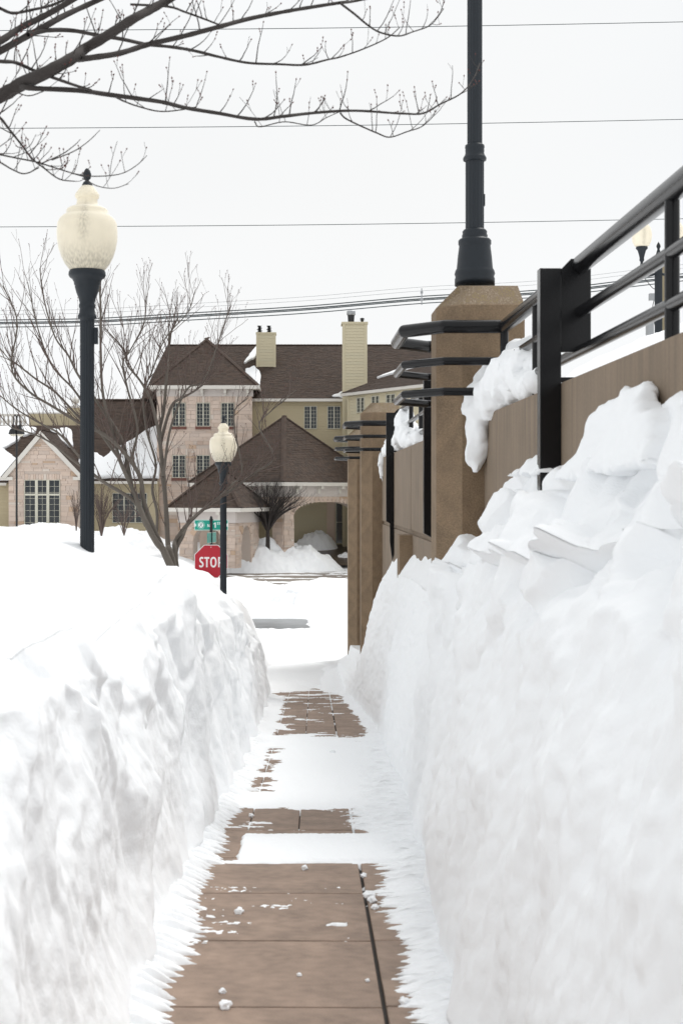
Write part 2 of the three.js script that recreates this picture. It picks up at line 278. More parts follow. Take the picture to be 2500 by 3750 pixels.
{ // loose lumps of snow on the slabs
  const rnd = rngOf(33), spots = [[825, 3695, .024], [815, 3637, .014], [876, 3346, .022], [1330, 3213, .018], [1115, 3185, .02], [920, 2992, .02], [1218, 2760, .03], [1095, 3575, .01], [1352, 3290, .03], [1372, 3330, .018], [1362, 3305, .024], [1480, 3680, .022], [1345, 3595, .009]];
  spots.forEach(([x, y, r], i) => {
    const d = F * EYE / (y - VY - SLOPE * F), p = at(x, y, d), g = new THREE.IcosahedronGeometry(r, 4), q = g.attributes.position;
    for (let k = 0; k < q.count; k++) { const v = V().fromBufferAttribute(q, k), s = 1 + .35 * n3(v.x / r * .9 + i * 5, v.y / r * .9, v.z / r * .9) + .12 * n3(v.x / r * 3, v.y / r * 3 + i, v.z / r * 3); q.setXYZ(k, v.x * s, v.y * s * .8, v.z * s); }
    const h = mergeVertices(g); h.computeVertexNormals(); const m = mesh('snow_lump', h, M.snowFar); m.position.set(p.x, -SLOPE * d + r * .6, p.z);
    info(m, 'small loose lump of snow lying on the bare concrete path', 'snow lump', 'loose snow lumps on the path');
  });
}

// ---------------------------------------------------------------- wider ground: snowfield, roads, drive
const TX = [-90, -14, -6, -3.2, -2.1, -1.3, -.6, .1, .9, 1.6, 3, 6, 90];
const TROWS = [
  [26.5, [.1, .1, .08, .05, -.1, -.85, -2.2, -2.3, -2.2, -1.6, -1.5, -1.4, -1]],
  [30, [.05, .03, .03, 0, -.08, -.62, -2.45, -2.55, -2.2, -1.8, -1.75, -1.7, -1]],
  [33, [0, 0, -.05, -.16, -.24, -1.0, -2.42, -2.42, -2.36, -2.0, -1.95, -1.9, -1.2]],
  [37, [-.02, -.05, -.3, -.9, -1.5, -2.1, -2.38, -2.44, -2.42, -2.35, -2.3, -2.2, -1.5]],
  [42, [-.05, -.1, -.7, -1.9, -2.3, -2.42, -2.44, -2.44, -2.4, -2.3, -2.2, -2.2, -1.5]],
  [43.5, [-.08, -.12, -.9, -2.1, -2.45, -2.6, -2.62, -2.58, -2.25, -2.1, -2.1, -2.1, -1.5]],
  [46, [-.1, -.13, -1.0, -2.2, -2.5, -2.62, -2.62, -2.6, -2.1, -2.0, -2.0, -2.0, -1.5]],
  [46.8, [-.1, -.13, -1.0, -2.0, -2.1, -2.15, -2.15, -2.2, -2.1, -2.0, -2.0, -2.0, -1.5]],
  [51, [-.12, -.14, -1.0, -1.5, -1.45, -1.62, -1.75, -1.65, -1.5, -1.52, -1.6, -1.7, -1.5]],
  [56, [-.15, -.16, -1.3, -2.1, -1.9, -2.0, -2.1, -2.0, -1.9, -1.9, -2.0, -2.0, -1.5]],
  [61, [-.18, -.2, -1.8, -2.6, -2.65, -2.65, -2.65, -2.65, -2.65, -2.5, -2.5, -2.5, -1.5]],
  [73.5, [-.28, -.3, -1.5, -2.5, -2.55, -2.55, -2.55, -2.55, -2.5, -2.45, -2.4, -2.4, -1.5]],
  [77, [-.35, -.4, -1.2, -1.6, -1.7, -1.9, -2.0, -2.2, -2.3, -2.2, -2.2, -2.2, -1.2]],
  [86, [-.4, -.45, -1.1, -1.3, -1.4, -1.6, -1.7, -1.7, -1.7, -1.7, -1.7, -1.7, -1.2]],
  [120, [-.5, -.5, -1, -1.2, -1.2, -1.2, -1.2, -1.2, -1.2, -1.2, -1.2, -1.2, -1]], [400, [0, 0, 0, 0, 0, 0, 0, 0, 0, 0, 0, 0, 0]]];
const terrain = (X, d) => { const col = d2 => { let i = 0; while (i < TX.length - 2 && X > TX[i + 1]) i++; const t = clamp((X - TX[i]) / (TX[i + 1] - TX[i]), 0, 1), s = t * t * (3 - 2 * t); return lerp(d2[i], d2[i + 1], s); }; let i = 0; while (i < TROWS.length - 2 && d > TROWS[i + 1][0]) i++; const t = clamp((d - TROWS[i][0]) / (TROWS[i + 1][0] - TROWS[i][0]), 0, 1); return lerp(col(TROWS[i][1]), col(TROWS[i + 1][1]), t * t * (3 - 2 * t)); };
{
  const ds = depths(25.9, 400, .0045, .12, 8), xs = []; for (let x = -90; x < -16; x += 3) xs.push(x); for (let x = -16; x < 8; x += .13) xs.push(x); for (let x = 8; x <= 90; x += 3) xs.push(x);
  const g = sheet(ds.length, xs.length, (i, j) => { const d = ds[i], x = xs[j], rough = smooth(120, 80, d); let h = terrain(x, d); h += rough * (.07 * fbm2(x * .9, d * .9, 4) + .05 * Math.max(0, fbm2(x * 2.3 + 9, d * 2.3, 3))); return [x, h, -d, x, d]; });
  structure('snow_ground', g, M.snowFar, 'snow covered ground around the street and the houses');
}
const road = (name, x0, x1, d0, d1, y0, y1, m, label) => structure(name, sheet(24, 60, (i, j) => { const d = lerp(d0, d1, i / 23), x = lerp(x0, x1, j / 59); return [x, lerp(y0, y1, i / 23), -d, x, d]; }), m, label);
road('road', -8, 20, 42.8, 47.5, -2.5, -2.5, M.wetRoad, 'wet slushy cross street beyond the path');
road('road', -12, 30, 60, 75, -2.45, -2.42, M.asphalt, 'brown half cleared road in front of the drive');
road('driveway', -.6, 14, 74.6, 82, -2.2, -1.22, M.drive, 'wet brown driveway under the arched canopy');
{ // thin snow left on the far road in long streaks
  const g = sheet(90, 150, (i, j) => { const d = lerp(60.2, 75, i / 89), x = lerp(-8, 10, j / 149); const h = .12 * (-.42 + n2(d * .42, x * .07 + 4) * .8 + .35 * n2(d * 1.3, x * .25) + .2 * n2(d * 3, x * 1.2)); return [x, lerp(-2.45, -2.42, i / 89) + clamp(h, -.12, .05), -d, x, d]; });
  info(mesh('snow_on_road', g, M.snowFar), 'streaks of packed snow on the brown far road', 'snow', null, 'stuff');
}
function pile(label, x, d, rx, rz, h, y0, seed, mat = M.snowFar, group) {                    // a ploughed heap: lumpy dome
  const N = 90, g = sheet(N, N, (i, j) => { const u = j / (N - 1) * 2 - 1, v = i / (N - 1) * 2 - 1, r = Math.min(1, Math.hypot(u, v)); const base = Math.sqrt(1 - smooth(0, 1, r)) * (1 - smooth(.6, 1, r) * .5); const X = x + u * rx, Z = -d + v * rz; const n = 1 + .22 * fbm2(X * .7 + seed, Z * .7, 3); const [c] = cell(X * 2 + seed, Z * 2, seed); return [X, Math.max(terrain(X, -Z), y0) - .25 + (h + .25) * base * n + (.05 * c + .07 * fbm2(X * 3 + seed, Z * 3, 3)) * smooth(0, .3, base), Z, X, Z]; });
  return info(mesh('snow_pile', g, mat), label, 'snow pile', group);
}
pile('large rounded snow pile in front of the arched stone porch', -2.2, 73.4, 3.4, 2.8, 1.7, -2.5, 3);
pile('long low snow pile beside the foot of the small bare tree', -.2, 74.0, 3.0, 2.6, 1.35, -2.5, 7);
pile('grey shaded snow heap under the canopy against the beige wall', 1.0, 79.9, 1.5, 1.0, .95, -1.5, 9);
pile('small leftover snow heap on the driveway', 2.7, 77.2, .9, .8, .25, -1.9, 12);
pile('snow pile at the kerb beyond the cross street', -.1, 48.2, 1.1, .9, .4, -3, 18);
pile('snow heap at the foot of the gabled stone wing', -12.4, 74.5, 3.6, 2.2, .4, -3, 21);
pile('snow heap along the wall under the shrubs', -8.6, 74.5, 3.4, 2.2, .8, -3, 24);

// ---------------------------------------------------------------- retaining wall, pillars, upper deck
const WX = 1.57, WTOP = 2.26, WJ = 1.05;
{
  const wall = thing('retaining_wall', 'tan precast concrete panel wall beside the snowy path', 'wall', V(WX, -3, -15));
  const seg = [[-1.7, 1.68], [1.7, 5.08], [5.1, 8.48], [8.51, 11.99], [12.86, 16.28], [16.31, 19.73], [19.76, 23.18], [23.21, 26.58], [27.4, 30.4], [30.43, 33.48]], rnd = rngOf(8);
  for (const [a, b] of seg) for (const [y0, y1] of [[-3, WJ - .03], [WJ + .03, WTOP]]) {
    const g = new RoundedBoxGeometry(.2, y1 - y0, b - a - .012, 2, .012), u = boxUV(g), q = u.attributes.uv, ox = rnd() * 5, oy = rnd() * 5; for (let k = 0; k < q.count; k++) q.setXY(k, q.getX(k) + ox, q.getY(k) + oy);
    const m = mesh('panel', u, M.panel, wall); m.position.set(.1 + (rnd() - .5) * .006, (y0 + y1) / 2 + 3, -(a + b) / 2 + 15);
  }
  const core = mesh('core', box(.03, .17, 0, WTOP + 2.98, -18.4, 16.6), M.panel, wall);
  const scup = box(-.18, .01, 2.2, 4.02, -4.9, -4.45, .01); mesh('buttress', scup, M.aggregate, wall);
}
function pillar(d, top, label, mat) {
  const x0 = 1.187, x1 = 1.915, D = .85, c = .2, y0 = -3.2, yc = EYE + top - .18, yt = EYE + top, o = thing('concrete_pillar', label, 'pillar', V(1.55, y0, -d - D / 2), 'pillars along the wall');
  const ring = (i, y) => [[x0 + c + i * .1, -d - i * .19], [x1 - i * .03, -d - i * .19], [x1 - i * .03, -d - D + i * .15], [x0 + c + i * .1, -d - D + i * .15], [x0 + i * .19, -d - D + c], [x0 + i * .19, -d - c]].map(([x, z]) => V(x - 1.55, y - y0, z + d + D / 2));
  const rings = [ring(0, y0), ring(0, yc - .012), ring(.06, yc), ring(.97, yt - .006), ring(1.03, yt)]; let p = [];
  const tri = (a, b, q) => p.push(a.x, a.y, a.z, b.x, b.y, b.z, q.x, q.y, q.z);
  const done = (n, m) => { const g = new THREE.BufferGeometry(); g.setAttribute('position', new THREE.Float32BufferAttribute(p, 3)); g.computeVertexNormals(); p = []; return mesh(n, boxUV(g), m, o); };
  for (let k = 0; k + 1 < rings.length; k++) { if (k === 2) done('shaft', M.aggregate); for (let i = 0; i < 6; i++) { const a = rings[k][i], b = rings[k][(i + 1) % 6], e = rings[k + 1][(i + 1) % 6], f = rings[k + 1][i]; tri(a, b, e); tri(a, e, f); } }
  const t = rings[rings.length - 1]; for (let i = 1; i < 5; i++) tri(t[0], t[i], t[i + 1]);
  done('cap', M.lichen); return o;
}
pillar(12, 1.78, 'big chamfered concrete pillar carrying the tall dark lamp pole');
pillar(26.45, 1.69, 'middle concrete pillar, second from the tall lamp pole');
pillar(33.3, 1.55, 'farthest concrete pillar at the end of the wall');
{ // upper deck behind the wall: level snow with drifts
  const ds = depths(-2, 34, .012, .12, 4), xs = []; for (let x = 1.76; x < 14; x += .16) xs.push(x); for (let x = 14; x < 90; x += 4) xs.push(x);
  const g = sheet(ds.length, xs.length, (i, j) => { const d = ds[i], x = xs[j], edge = smooth(1.9, 3.6, x); const ridge = 1.55 * Math.exp(-(((x - 5.2) / 2.2) ** 2) - (((d - 19) / 6) ** 2)) + .8 * Math.exp(-(((x - 4) / 1.6) ** 2) - (((d - 11) / 4) ** 2)); return [x, 2.2 + edge * (ridge + .15 * fbm2(x * .5, d * .5, 4) + .05 * fbm2(x * 2, d * 2, 3)) - (x < 1.8 ? .12 : 0), -d, x, d]; });
  structure('deck_snow', g, M.snowFar, 'snow covered upper level behind the wall and railing');
}

// ---------------------------------------------------------------- railings
const RX = 1.69;
function postAssembly(o, d, off, hTop) {                                                       // flat steel post bolted to the wall face, with a gusset plate over the wall top
  const L = (g) => { g.translate(off.x, off.y, off.z); return g; };
  const s = new THREE.Shape([[0, -.46], [.118, -.53], [.118, hTop - .04], [0, hTop - .04]].map(a => new THREE.Vector2(...a)));
  const post = new THREE.ExtrudeGeometry(s, { depth: .1, bevelEnabled: true, bevelSize: .004, bevelThickness: .004, bevelSegments: 1 }); post.translate(1.445, EYE, -d - .06);
  mesh('post', L(post), M.rail, o);
  const q = new THREE.Shape([[1.563, -.53 + hTop], [1.75, -.53 + hTop], [1.75, hTop + .025], [1.635, hTop + .025], [1.563, hTop - .05]].map(a => new THREE.Vector2(...a)));
  const plate = new THREE.ExtrudeGeometry(q, { depth: .03, bevelEnabled: true, bevelSize: .002, bevelThickness: .002, bevelSegments: 1 }); plate.translate(0, EYE, -d - .03);
  mesh('gusset_plate', L(plate), M.rail, o);
  mesh('base_bracket', L(box(1.568, 1.72, WTOP + .004, WTOP + .03, -d - .05, -d + .03)), M.rail, o);
}
const RH = [[1.375, .055], [1.10, .034], [.85, .034]];
function wrapPoints(d, k, dx = 0) { return [V(RX, 0, -d + .36), V(1.2, 0, -d + .36), V(.9, 0, -d + .02), V(.9, 0, -d - .92), V(1.2, 0, -d - 1.24), V(RX, 0, -d - 1.24)]; }
{
  const base = V(RX, WTOP, -8), o = thing('guard_railing', 'near black pipe railing on the wall, bent around the big pillar', 'railing', base, 'black pipe railings');
  const loc = p => p.clone().sub(base), off = base.clone().negate();
  RH.forEach(([h, r], k) => {
    const w = wrapPoints(12, k).map(p => V(p.x, EYE + h - (k ? .02 : .012), p.z)), start = V(RX, EYE + h, 3.5);
    const pts = k < 2 ? [start, ...w] : null;
    const name = ['top_rail', 'middle_rail', 'bottom_rail'][k];
    if (pts) mesh(name, pipe(pts.map(loc), r, 18), M.rail, o);
    else {
      mesh(name, pipe([start, V(RX, EYE + h, -9.95)].map(loc), r, 18), M.rail, o);
      const cut = mesh(name, pipe([V(1.555, w[0].y, w[0].z), ...w.slice(1)].map(loc), r, 18), M.rail, o); cut.userData.label = 'broken off lower pipe ending in front of the pillar';
    }
  });
  for (const d of [5.05, 8.5]) postAssembly(o, d, off, RH[0][0]);
  for (const d of [3.2, 6.42, 10.05]) mesh('baluster', cyl(loc(V(RX, WTOP - .05, -d)), loc(V(RX, EYE + RH[0][0], -d)), .034, .034, 14), M.rail, o);
  mesh('baluster', cyl(loc(V(RX, EYE + RH[1][0] - .05, -11.64)), loc(V(RX, EYE + RH[0][0], -11.64)), .034, .034, 14), M.rail, o);
}
{
  const base = V(RX, WTOP, -19), o = thing('guard_railing', 'middle black pipe railing between the big pillar and the next pillar', 'railing', base, 'black pipe railings');
  const loc = p => p.clone().sub(base), off = base.clone().negate();
  RH.forEach(([h, r], k) => mesh(['top_rail', 'middle_rail', 'bottom_rail'][k], pipe([V(RX, EYE + h, -13.6), V(RX, EYE + h - .04, -23.6)].map(loc), r, 14), M.rail, o));
  for (const d of [16.3, 23.2]) postAssembly(o, d, off, RH[0][0] - .03);
  for (const d of [14.8, 18.3, 19.5, 21.2]) mesh('baluster', cyl(loc(V(RX, WTOP - .05, -d)), loc(V(RX, EYE + 1.34, -d)), .034, .034, 12), M.rail, o);
  const hang = new THREE.ExtrudeGeometry(new THREE.Shape([[0, 0], [.07, .06], [.07, -.5], [.04, -.62], [0, -.3]].map(a => new THREE.Vector2(...a))), { depth: .03, bevelEnabled: false }); hang.translate(1.5 - RX, EYE - .5 - WTOP, -23.2 + 19); mesh('lower_bracket', hang, M.rail, o);
}
[[26.45, [1.28, 1.04, .8], 'black pipe rails bent around the middle pillar'], [33.3, [1.28, 1.045, .815], 'black pipe rails bent around the farthest pillar']].forEach(([d, hs, label]) => {
  const base = V(1.3, WTOP, -d), o = thing('guard_railing', label, 'railing', base, 'black pipe railings');
  hs.forEach((h, k) => mesh(['top_rail', 'middle_rail', 'bottom_rail'][k], pipe(wrapPoints(d, k).map(p => V(p.x, EYE + h, p.z).sub(base)), RH[k][1] * .95, 12), M.rail, o));
});

// ---------------------------------------------------------------- snow lodged on the wall beside the pillar, slabs leaning on it
function lump(name, label, pos, size, seed, { freq = 1.4, amp = .35, sharp = 0, detail = 24, cat = 'snow drift', group } = {}) {
  const g0 = new THREE.IcosahedronGeometry(1, detail), g = mergeVertices((g0.deleteAttribute('uv'), g0.deleteAttribute('normal'), g0), 1e-5), q = g.attributes.position, v = V();
  for (let i = 0; i < q.count; i++) { v.fromBufferAttribute(q, i); const s = 1 + amp * fbm3(v.x * freq + seed, v.y * freq, v.z * freq, 4) + sharp * cell(v.x * 2.2 + v.z + seed, v.y * 2.2 + v.z, seed)[0]; q.setXYZ(i, v.x * s * size.x, v.y * s * size.y, v.z * s * size.z); }
  g.computeVertexNormals(); g.setAttribute('uv', new THREE.Float32BufferAttribute(new Float32Array(q.count * 2), 2)); const m = mesh(name, g, M.snowFar); m.position.copy(pos); info(m, label, cat, group); return m;
}
function blob(name, label, cat, parts, cellSize, seed, rough = .03, field = null, span = null) {                             // joined capsules meshed on a grid
  const lo = V(1e9, 1e9, 1e9), hi = V(-1e9, -1e9, -1e9); for (const [a, b, r0, r1] of parts) for (const p of [a, b]) { const r = Math.max(r0, r1) + .1; lo.min(p.clone().subScalar(r)); hi.max(p.clone().addScalar(r)); }
  if (span) { lo.copy(span[0]); hi.copy(span[1]); }
  const nx = Math.ceil((hi.x - lo.x) / cellSize), ny = Math.ceil((hi.y - lo.y) / cellSize), nz = Math.ceil((hi.z - lo.z) / cellSize), f = new Float32Array((nx + 1) * (ny + 1) * (nz + 1)), id = (i, j, k) => (k * (ny + 1) + j) * (nx + 1) + i;
  const p = V(), ab = V(), ap = V();
  for (let k = 0; k <= nz; k++) for (let j = 0; j <= ny; j++) for (let i = 0; i <= nx; i++) {
    p.set(lo.x + i * cellSize, lo.y + j * cellSize, lo.z + k * cellSize); let d = 9;
    for (const [a, b, r0, r1] of parts) { ab.subVectors(b, a); ap.subVectors(p, a); const t = clamp(ap.dot(ab) / (ab.lengthSq() || 1), 0, 1), e = ap.addScaledVector(ab, -t).length() - lerp(r0, r1, t), h = clamp(.5 + .5 * (d - e) / .12, 0, 1); d = lerp(d, e, h) - .12 * h * (1 - h); }
    if (field) d = field(p);
    f[id(i, j, k)] = d + rough * fbm3(p.x * 5 + seed, p.y * 5, p.z * 5, 4) + rough * .35 * cell(p.x * 3 + p.z * 2 + seed, p.y * 3 - p.z * 1.2, seed)[0];
  }
  const pos = [], vid = new Map(), idx = [];                                                     // surface nets
  const vert = (i, j, k) => { const key = id(i, j, k); if (vid.has(key)) return vid.get(key); let n = 0; const s = V(); const c = []; for (let a = 0; a < 8; a++) c.push(f[id(i + (a & 1), j + (a >> 1 & 1), k + (a >> 2 & 1))]);
    for (const [a, b] of [[0, 1], [2, 3], [4, 5], [6, 7], [0, 2], [1, 3], [4, 6], [5, 7], [0, 4], [1, 5], [2, 6], [3, 7]]) if ((c[a] < 0) !== (c[b] < 0)) { const t = c[a] / (c[a] - c[b]); s.x += lerp(a & 1, b & 1, t); s.y += lerp(a >> 1 & 1, b >> 1 & 1, t); s.z += lerp(a >> 2 & 1, b >> 2 & 1, t); n++; }
    s.divideScalar(n || 1); vid.set(key, pos.length / 3); pos.push(lo.x + (i + s.x) * cellSize, lo.y + (j + s.y) * cellSize, lo.z + (k + s.z) * cellSize); return vid.get(key); };
  for (let k = 1; k < nz; k++) for (let j = 1; j < ny; j++) for (let i = 1; i < nx; i++) { const s0 = f[id(i, j, k)] < 0;
    const quad = (q, flip) => flip ? idx.push(q[0], q[2], q[1], q[0], q[3], q[2]) : idx.push(q[0], q[1], q[2], q[0], q[2], q[3]);
    if (s0 !== f[id(i + 1, j, k)] < 0) quad([vert(i, j - 1, k - 1), vert(i, j, k - 1), vert(i, j, k), vert(i, j - 1, k)], !s0);
    if (s0 !== f[id(i, j + 1, k)] < 0) quad([vert(i - 1, j, k - 1), vert(i, j, k - 1), vert(i, j, k), vert(i - 1, j, k)], s0);
    if (s0 !== f[id(i, j, k + 1)] < 0) quad([vert(i - 1, j - 1, k), vert(i, j - 1, k), vert(i, j, k), vert(i - 1, j, k)], !s0); }
  const g = new THREE.BufferGeometry(); g.setAttribute('position', new THREE.Float32BufferAttribute(pos, 3)); g.setIndex(idx); g.computeVertexNormals(); g.setAttribute('uv', new THREE.Float32BufferAttribute(new Float32Array(pos.length / 3 * 2), 2));
  return info(mesh(name, g, M.snowFar), label, cat);
}
blob('snow_drift', 'snow lodged on the wall top against the big pillar, hanging down in a tongue', 'snow drift', [
  [at(1860, 1440, 11.5), at(1935, 1330, 10.6), .20, .14], [at(1800, 1470, 11.7), at(1880, 1390, 11.2), .16, .2], [at(1790, 1340, 11.85), at(1770, 1480, 11.85), .09, .14], [at(1900, 1290, 11.6), at(1990, 1270, 11.3), .12, .1],
  [at(1770, 1480, 11.82), at(1755, 1600, 11.84), .13, .08], [at(1755, 1600, 11.84), at(1748, 1670, 11.86), .085, .055], [at(1748, 1670, 11.86), at(1743, 1725, 11.87), .055, .03], [at(1930, 1420, 10.6), at(1975, 1400, 10), .13, .1], [at(1960, 1330, 11.2), at(2010, 1300, 10.8), .1, .1]], .03, 4, .05);
blob('snow_drift', 'snow lodged on the wall top beside the middle pillar', 'snow drift', [
  [V(RX, 2.4, -23.6), V(RX, 2.55, -21.6), .16, .16], [V(RX, 2.75, -23.3), V(RX, 2.8, -22.4), .16, .12], [V(1.62, 2.35, -25.9), V(1.66, 2.45, -23.6), .1, .18], [V(1.56, 2.25, -26.2), V(1.55, 1.85, -26.3), .09, .05], [V(RX, 2.4, -21.6), V(RX, 2.36, -19.5), .16, .12]], .045, 11, .06);
function slab(label, pts, x, low, high, cellSize, seed) {                                        // an upright plate of crusted snow: uneven edge, thinner toward the top
  const w = pts.map(([px, py]) => { const p = at(px, py, x * F / (px - VX)); return [p.z, p.y]; }), zs = w.map(a => a[0]), ys = w.map(a => a[1]), y0 = Math.min(...ys), y1 = Math.max(...ys), z0 = Math.min(...zs), z1 = Math.max(...zs);
  const poly = (z, y) => { let d = 1e9, s = 1; for (let i = 0, j = w.length - 1; i < w.length; j = i++) { const [az, ay] = w[i], [bz, by] = w[j], ez = bz - az, ey = by - ay, wz = z - az, wy = y - ay, t = clamp((wz * ez + wy * ey) / (ez * ez + ey * ey), 0, 1); d = Math.min(d, (wz - ez * t) ** 2 + (wy - ey * t) ** 2); const c = [y >= ay, y < by, ez * wy > ey * wz]; if (c.every(q => q) || c.every(q => !q)) s = -s; } return s * Math.sqrt(d); };
  const m = blob('snow_slab', label, 'snow slab', [], cellSize, seed, .012, p => { const t = clamp((p.y - y0) / (y1 - y0), 0, 1), th = lerp(low, high, t), a = Math.abs(p.x - x - .06 * t - .03 * n2(p.z * 2.2, p.y * 2.2)) - th, b = poly(p.z, p.y) + .02 * n2(p.z * 9, p.y * 9); const k = .03, h = clamp(.5 - .5 * (a - b) / k, 0, 1); return lerp(a, b, h) + k * h * (1 - h); }, [V(x - .3, y0 - .06, z0 - .06), V(x + .3, y1 + .06, z1 + .06)]);
  m.userData.group = 'crusted slabs thrown up on the bank'; return m;
}
slab('upright pointed plate of crusted snow leaning on the wall beside the black post', [[2120, 1760], [2146, 1640], [2156, 1550], [2172, 1502], [2238, 1436], [2290, 1408], [2308, 1404], [2322, 1420], [2345, 1470], [2395, 1512], [2450, 1700]], 1.46, .13, .03, .022, 3);
slab('small pointed snow shard at the foot of the black post', [[1900, 1740], [1932, 1672], [1950, 1660], [1958, 1648], [1966, 1664], [1990, 1730]], 1.46, .06, .015, .014, 5);

// ---------------------------------------------------------------- lamp posts
const globeMap = tex(256, (u, v) => { const streak = Math.exp(-((Math.min(u, 1 - u) / .03) ** 2)) * (.45 + .55 * wrapN(u, v, 70, 40, 31)) * smooth(.1, .25, v) * smooth(.75, .6, v), grime = smooth(.2, .02, v) * (.55 + .45 * wrapN(u, v, 60, 30, 32)); const k = 1 - .42 * Math.max(0, streak) - .5 * Math.max(0, grime) + .03 * wrapN(u, v, 12, 12, 33); return rgbS([.97, .92, .80], k); });
M.globe = new THREE.MeshPhysicalMaterial({ color: 0xffffff, map: globeMap, roughness: .9, transmission: .5, thickness: 0, ior: 1.45, side: THREE.DoubleSide });
function fluted(r, y0, y1, n = 16, depth = .07) {                                                // shaft with shallow flutes
  const s = new THREE.Shape(), N = n * 8; for (let i = 0; i < N; i++) { const a = i / N * TAU, q = r * (1 - depth * Math.pow(Math.abs(Math.sin(a * n / 2)), .7)); i ? s.lineTo(q * Math.cos(a), q * Math.sin(a)) : s.moveTo(q * Math.cos(a), q * Math.sin(a)); }
  const g = new THREE.ExtrudeGeometry(s, { depth: y1 - y0, bevelEnabled: false }); g.rotateX(-Math.PI / 2); g.translate(0, y0, 0); return g;
}
function acornLamp(o, k, topY, drop) {                                                             // k: metres per unit of the measured outline; topY: height of the finial tip over the thing's base
  const y = v => topY - (v - 25) * k;
  mesh('finial', lathe([[0, 25], [8, 27], [17, 40], [24, 62], [20, 84], [9, 95], [22, 106], [24, 110], [31, 124], [31, 127]].reverse().map(([r, v]) => [r * k, y(v)]), 20), M.metal, o);
  mesh('lamp_globe', lathe([[30, 126], [44, 140], [58, 160], [68, 174], [70, 184], [67, 196], [58, 206], [60, 225], [68, 244], [100, 252], [115, 262], [120, 272], [121, 290], [140, 300], [158, 318], [170, 345], [174, 395], [172, 440], [163, 490], [148, 535], [128, 575], [98, 612]].reverse().map(([r, v]) => [r * k, y(v)]), 40), M.globe, o);
  mesh('globe_holder', lathe([[98, 610], [105, 622], [107, 640], [100, 652], [86, 662], [76, 680], [75, 694], [69, 700], [71, 708], [62, 740], [50, 772], [43, 800], [48, 812], [47, 824], [43, 832], [46, 858], [54, 872], [55, 886], [44, 892], [41, 905]].reverse().map(([r, v]) => [r * k, y(v)]), 28), M.metal, o);
  mesh('shaft', fluted(41 * k, topY - drop, y(896)), M.metal, o);
  mesh('junction_box', box(38 * k, 62 * k, y(1035), y(940), -14 * k, 14 * k, .004), M.metal, o);
}
const K1 = .638 * 10 / F;
{
  const top = at(320, 616, 10), base = V(top.x, ground(10), -10);
  const o = thing('street_lamp', 'nearest lamp post with cream acorn globe, on the snow bank', 'street lamp', base, 'acorn globe street lamps'); acornLamp(o, K1, top.y - base.y, top.y - base.y);
  const top2 = at(818, 1630, 21.8), base2 = V(top2.x, ground(21.8), -21.8), o2 = o.clone(); o2.name = numbered('street_lamp'); scene.add(o2);
  o2.position.set(base2.x, top2.y - (top.y - base.y) + (400 - 25) * K1, base2.z); info(o2, 'smaller lamp post with cream globe standing in front of the stop sign', 'street lamp', 'acorn globe street lamps');
}
{ // tall pole on the big pillar
  const c = at(1737, 1045, 12.43), k = 12.43 / F, o = thing('lamp_pole', 'tall dark fluted lamp pole standing on the big concrete pillar', 'lamp pole', c), y = v => (1045 - v) * k;
  mesh('pole_base', lathe([[0, 1046], [73, 1046], [73, 1022], [70, 1014], [74, 1004], [71, 992], [66, 984], [62, 940], [58, 908], [57, 900], [60, 895], [60, 882], [55, 876], [46, 872], [47, 862], [44, 858], [45, 848], [40, 842], [34, 838]].map(([r, v]) => [r * k, y(v)]), 36), M.metal, o);
  mesh('lower_shaft', fluted(34 * k, y(842), y(586), 16, .05), M.metal, o);
  mesh('collar', lathe([[34, 592], [42, 588], [43, 580], [40, 574], [36, 568], [34, 560], [35, 552], [34, 546], [36, 541], [35, 533], [28, 528]].map(([r, v]) => [r * k, y(v)]), 32), M.metal, o);
  mesh('upper_shaft', fluted(27.5 * k, y(532), y(-600), 16, .06), M.metal, o);
  mesh('access_cover', box(30 * k, 37 * k, y(755), y(712), -10 * k, 10 * k, .004), M.metal, o);
  mesh('finial', lathe([[0, -640], [14, -625], [10, -612], [30, -604], [30, -598]].reverse().map(([r, v]) => [r * k, y(v)]), 16), M.metal, o);
}
{ // twin lamp behind the railing
  const b = at(2409, 1250, 29.5), base = V(b.x, 2.2, -29.5), k = 29.5 / F, o = thing('street_lamp', 'twin globe lamp on a dark post seen through the railing', 'street lamp', base), Y = v => EYE + (VY - v) * k - base.y;
  mesh('shaft', fluted(14 * k, 0, Y(960)), M.metal, o);
  mesh('finial', lathe([[0, 885], [6, 895], [8, 903], [4, 912], [9, 930], [11, 960], [14, 985]].reverse().map(([r, v]) => [r * k, Y(v)]), 14), M.metal, o);
  for (const s of [-1, 1]) {
    const cx = s * 61 * k;
    mesh('lamp_globe', lathe([[16, 812], [24, 824], [32, 835], [37, 860], [34, 885], [27, 900], [20, 904]].reverse().map(([r, v]) => [r * k, Y(v)]), 24).translate(cx, 0, 0), M.globe, o);
    mesh('globe_holder', lathe([[20, 903], [22, 910], [15, 918], [11, 932], [8, 945], [9, 953], [6, 958]].reverse().map(([r, v]) => [r * k, Y(v)]), 18).translate(cx, 0, 0), M.metal, o);
    mesh('arm', new THREE.TubeGeometry(new THREE.CatmullRomCurve3([V(cx, Y(955), 0), V(cx, Y(985), 0), V(cx * .75, Y(1008), 0), V(0, Y(1000), 0)]), 14, 5 * k, 8), M.metal, o);
  }
}
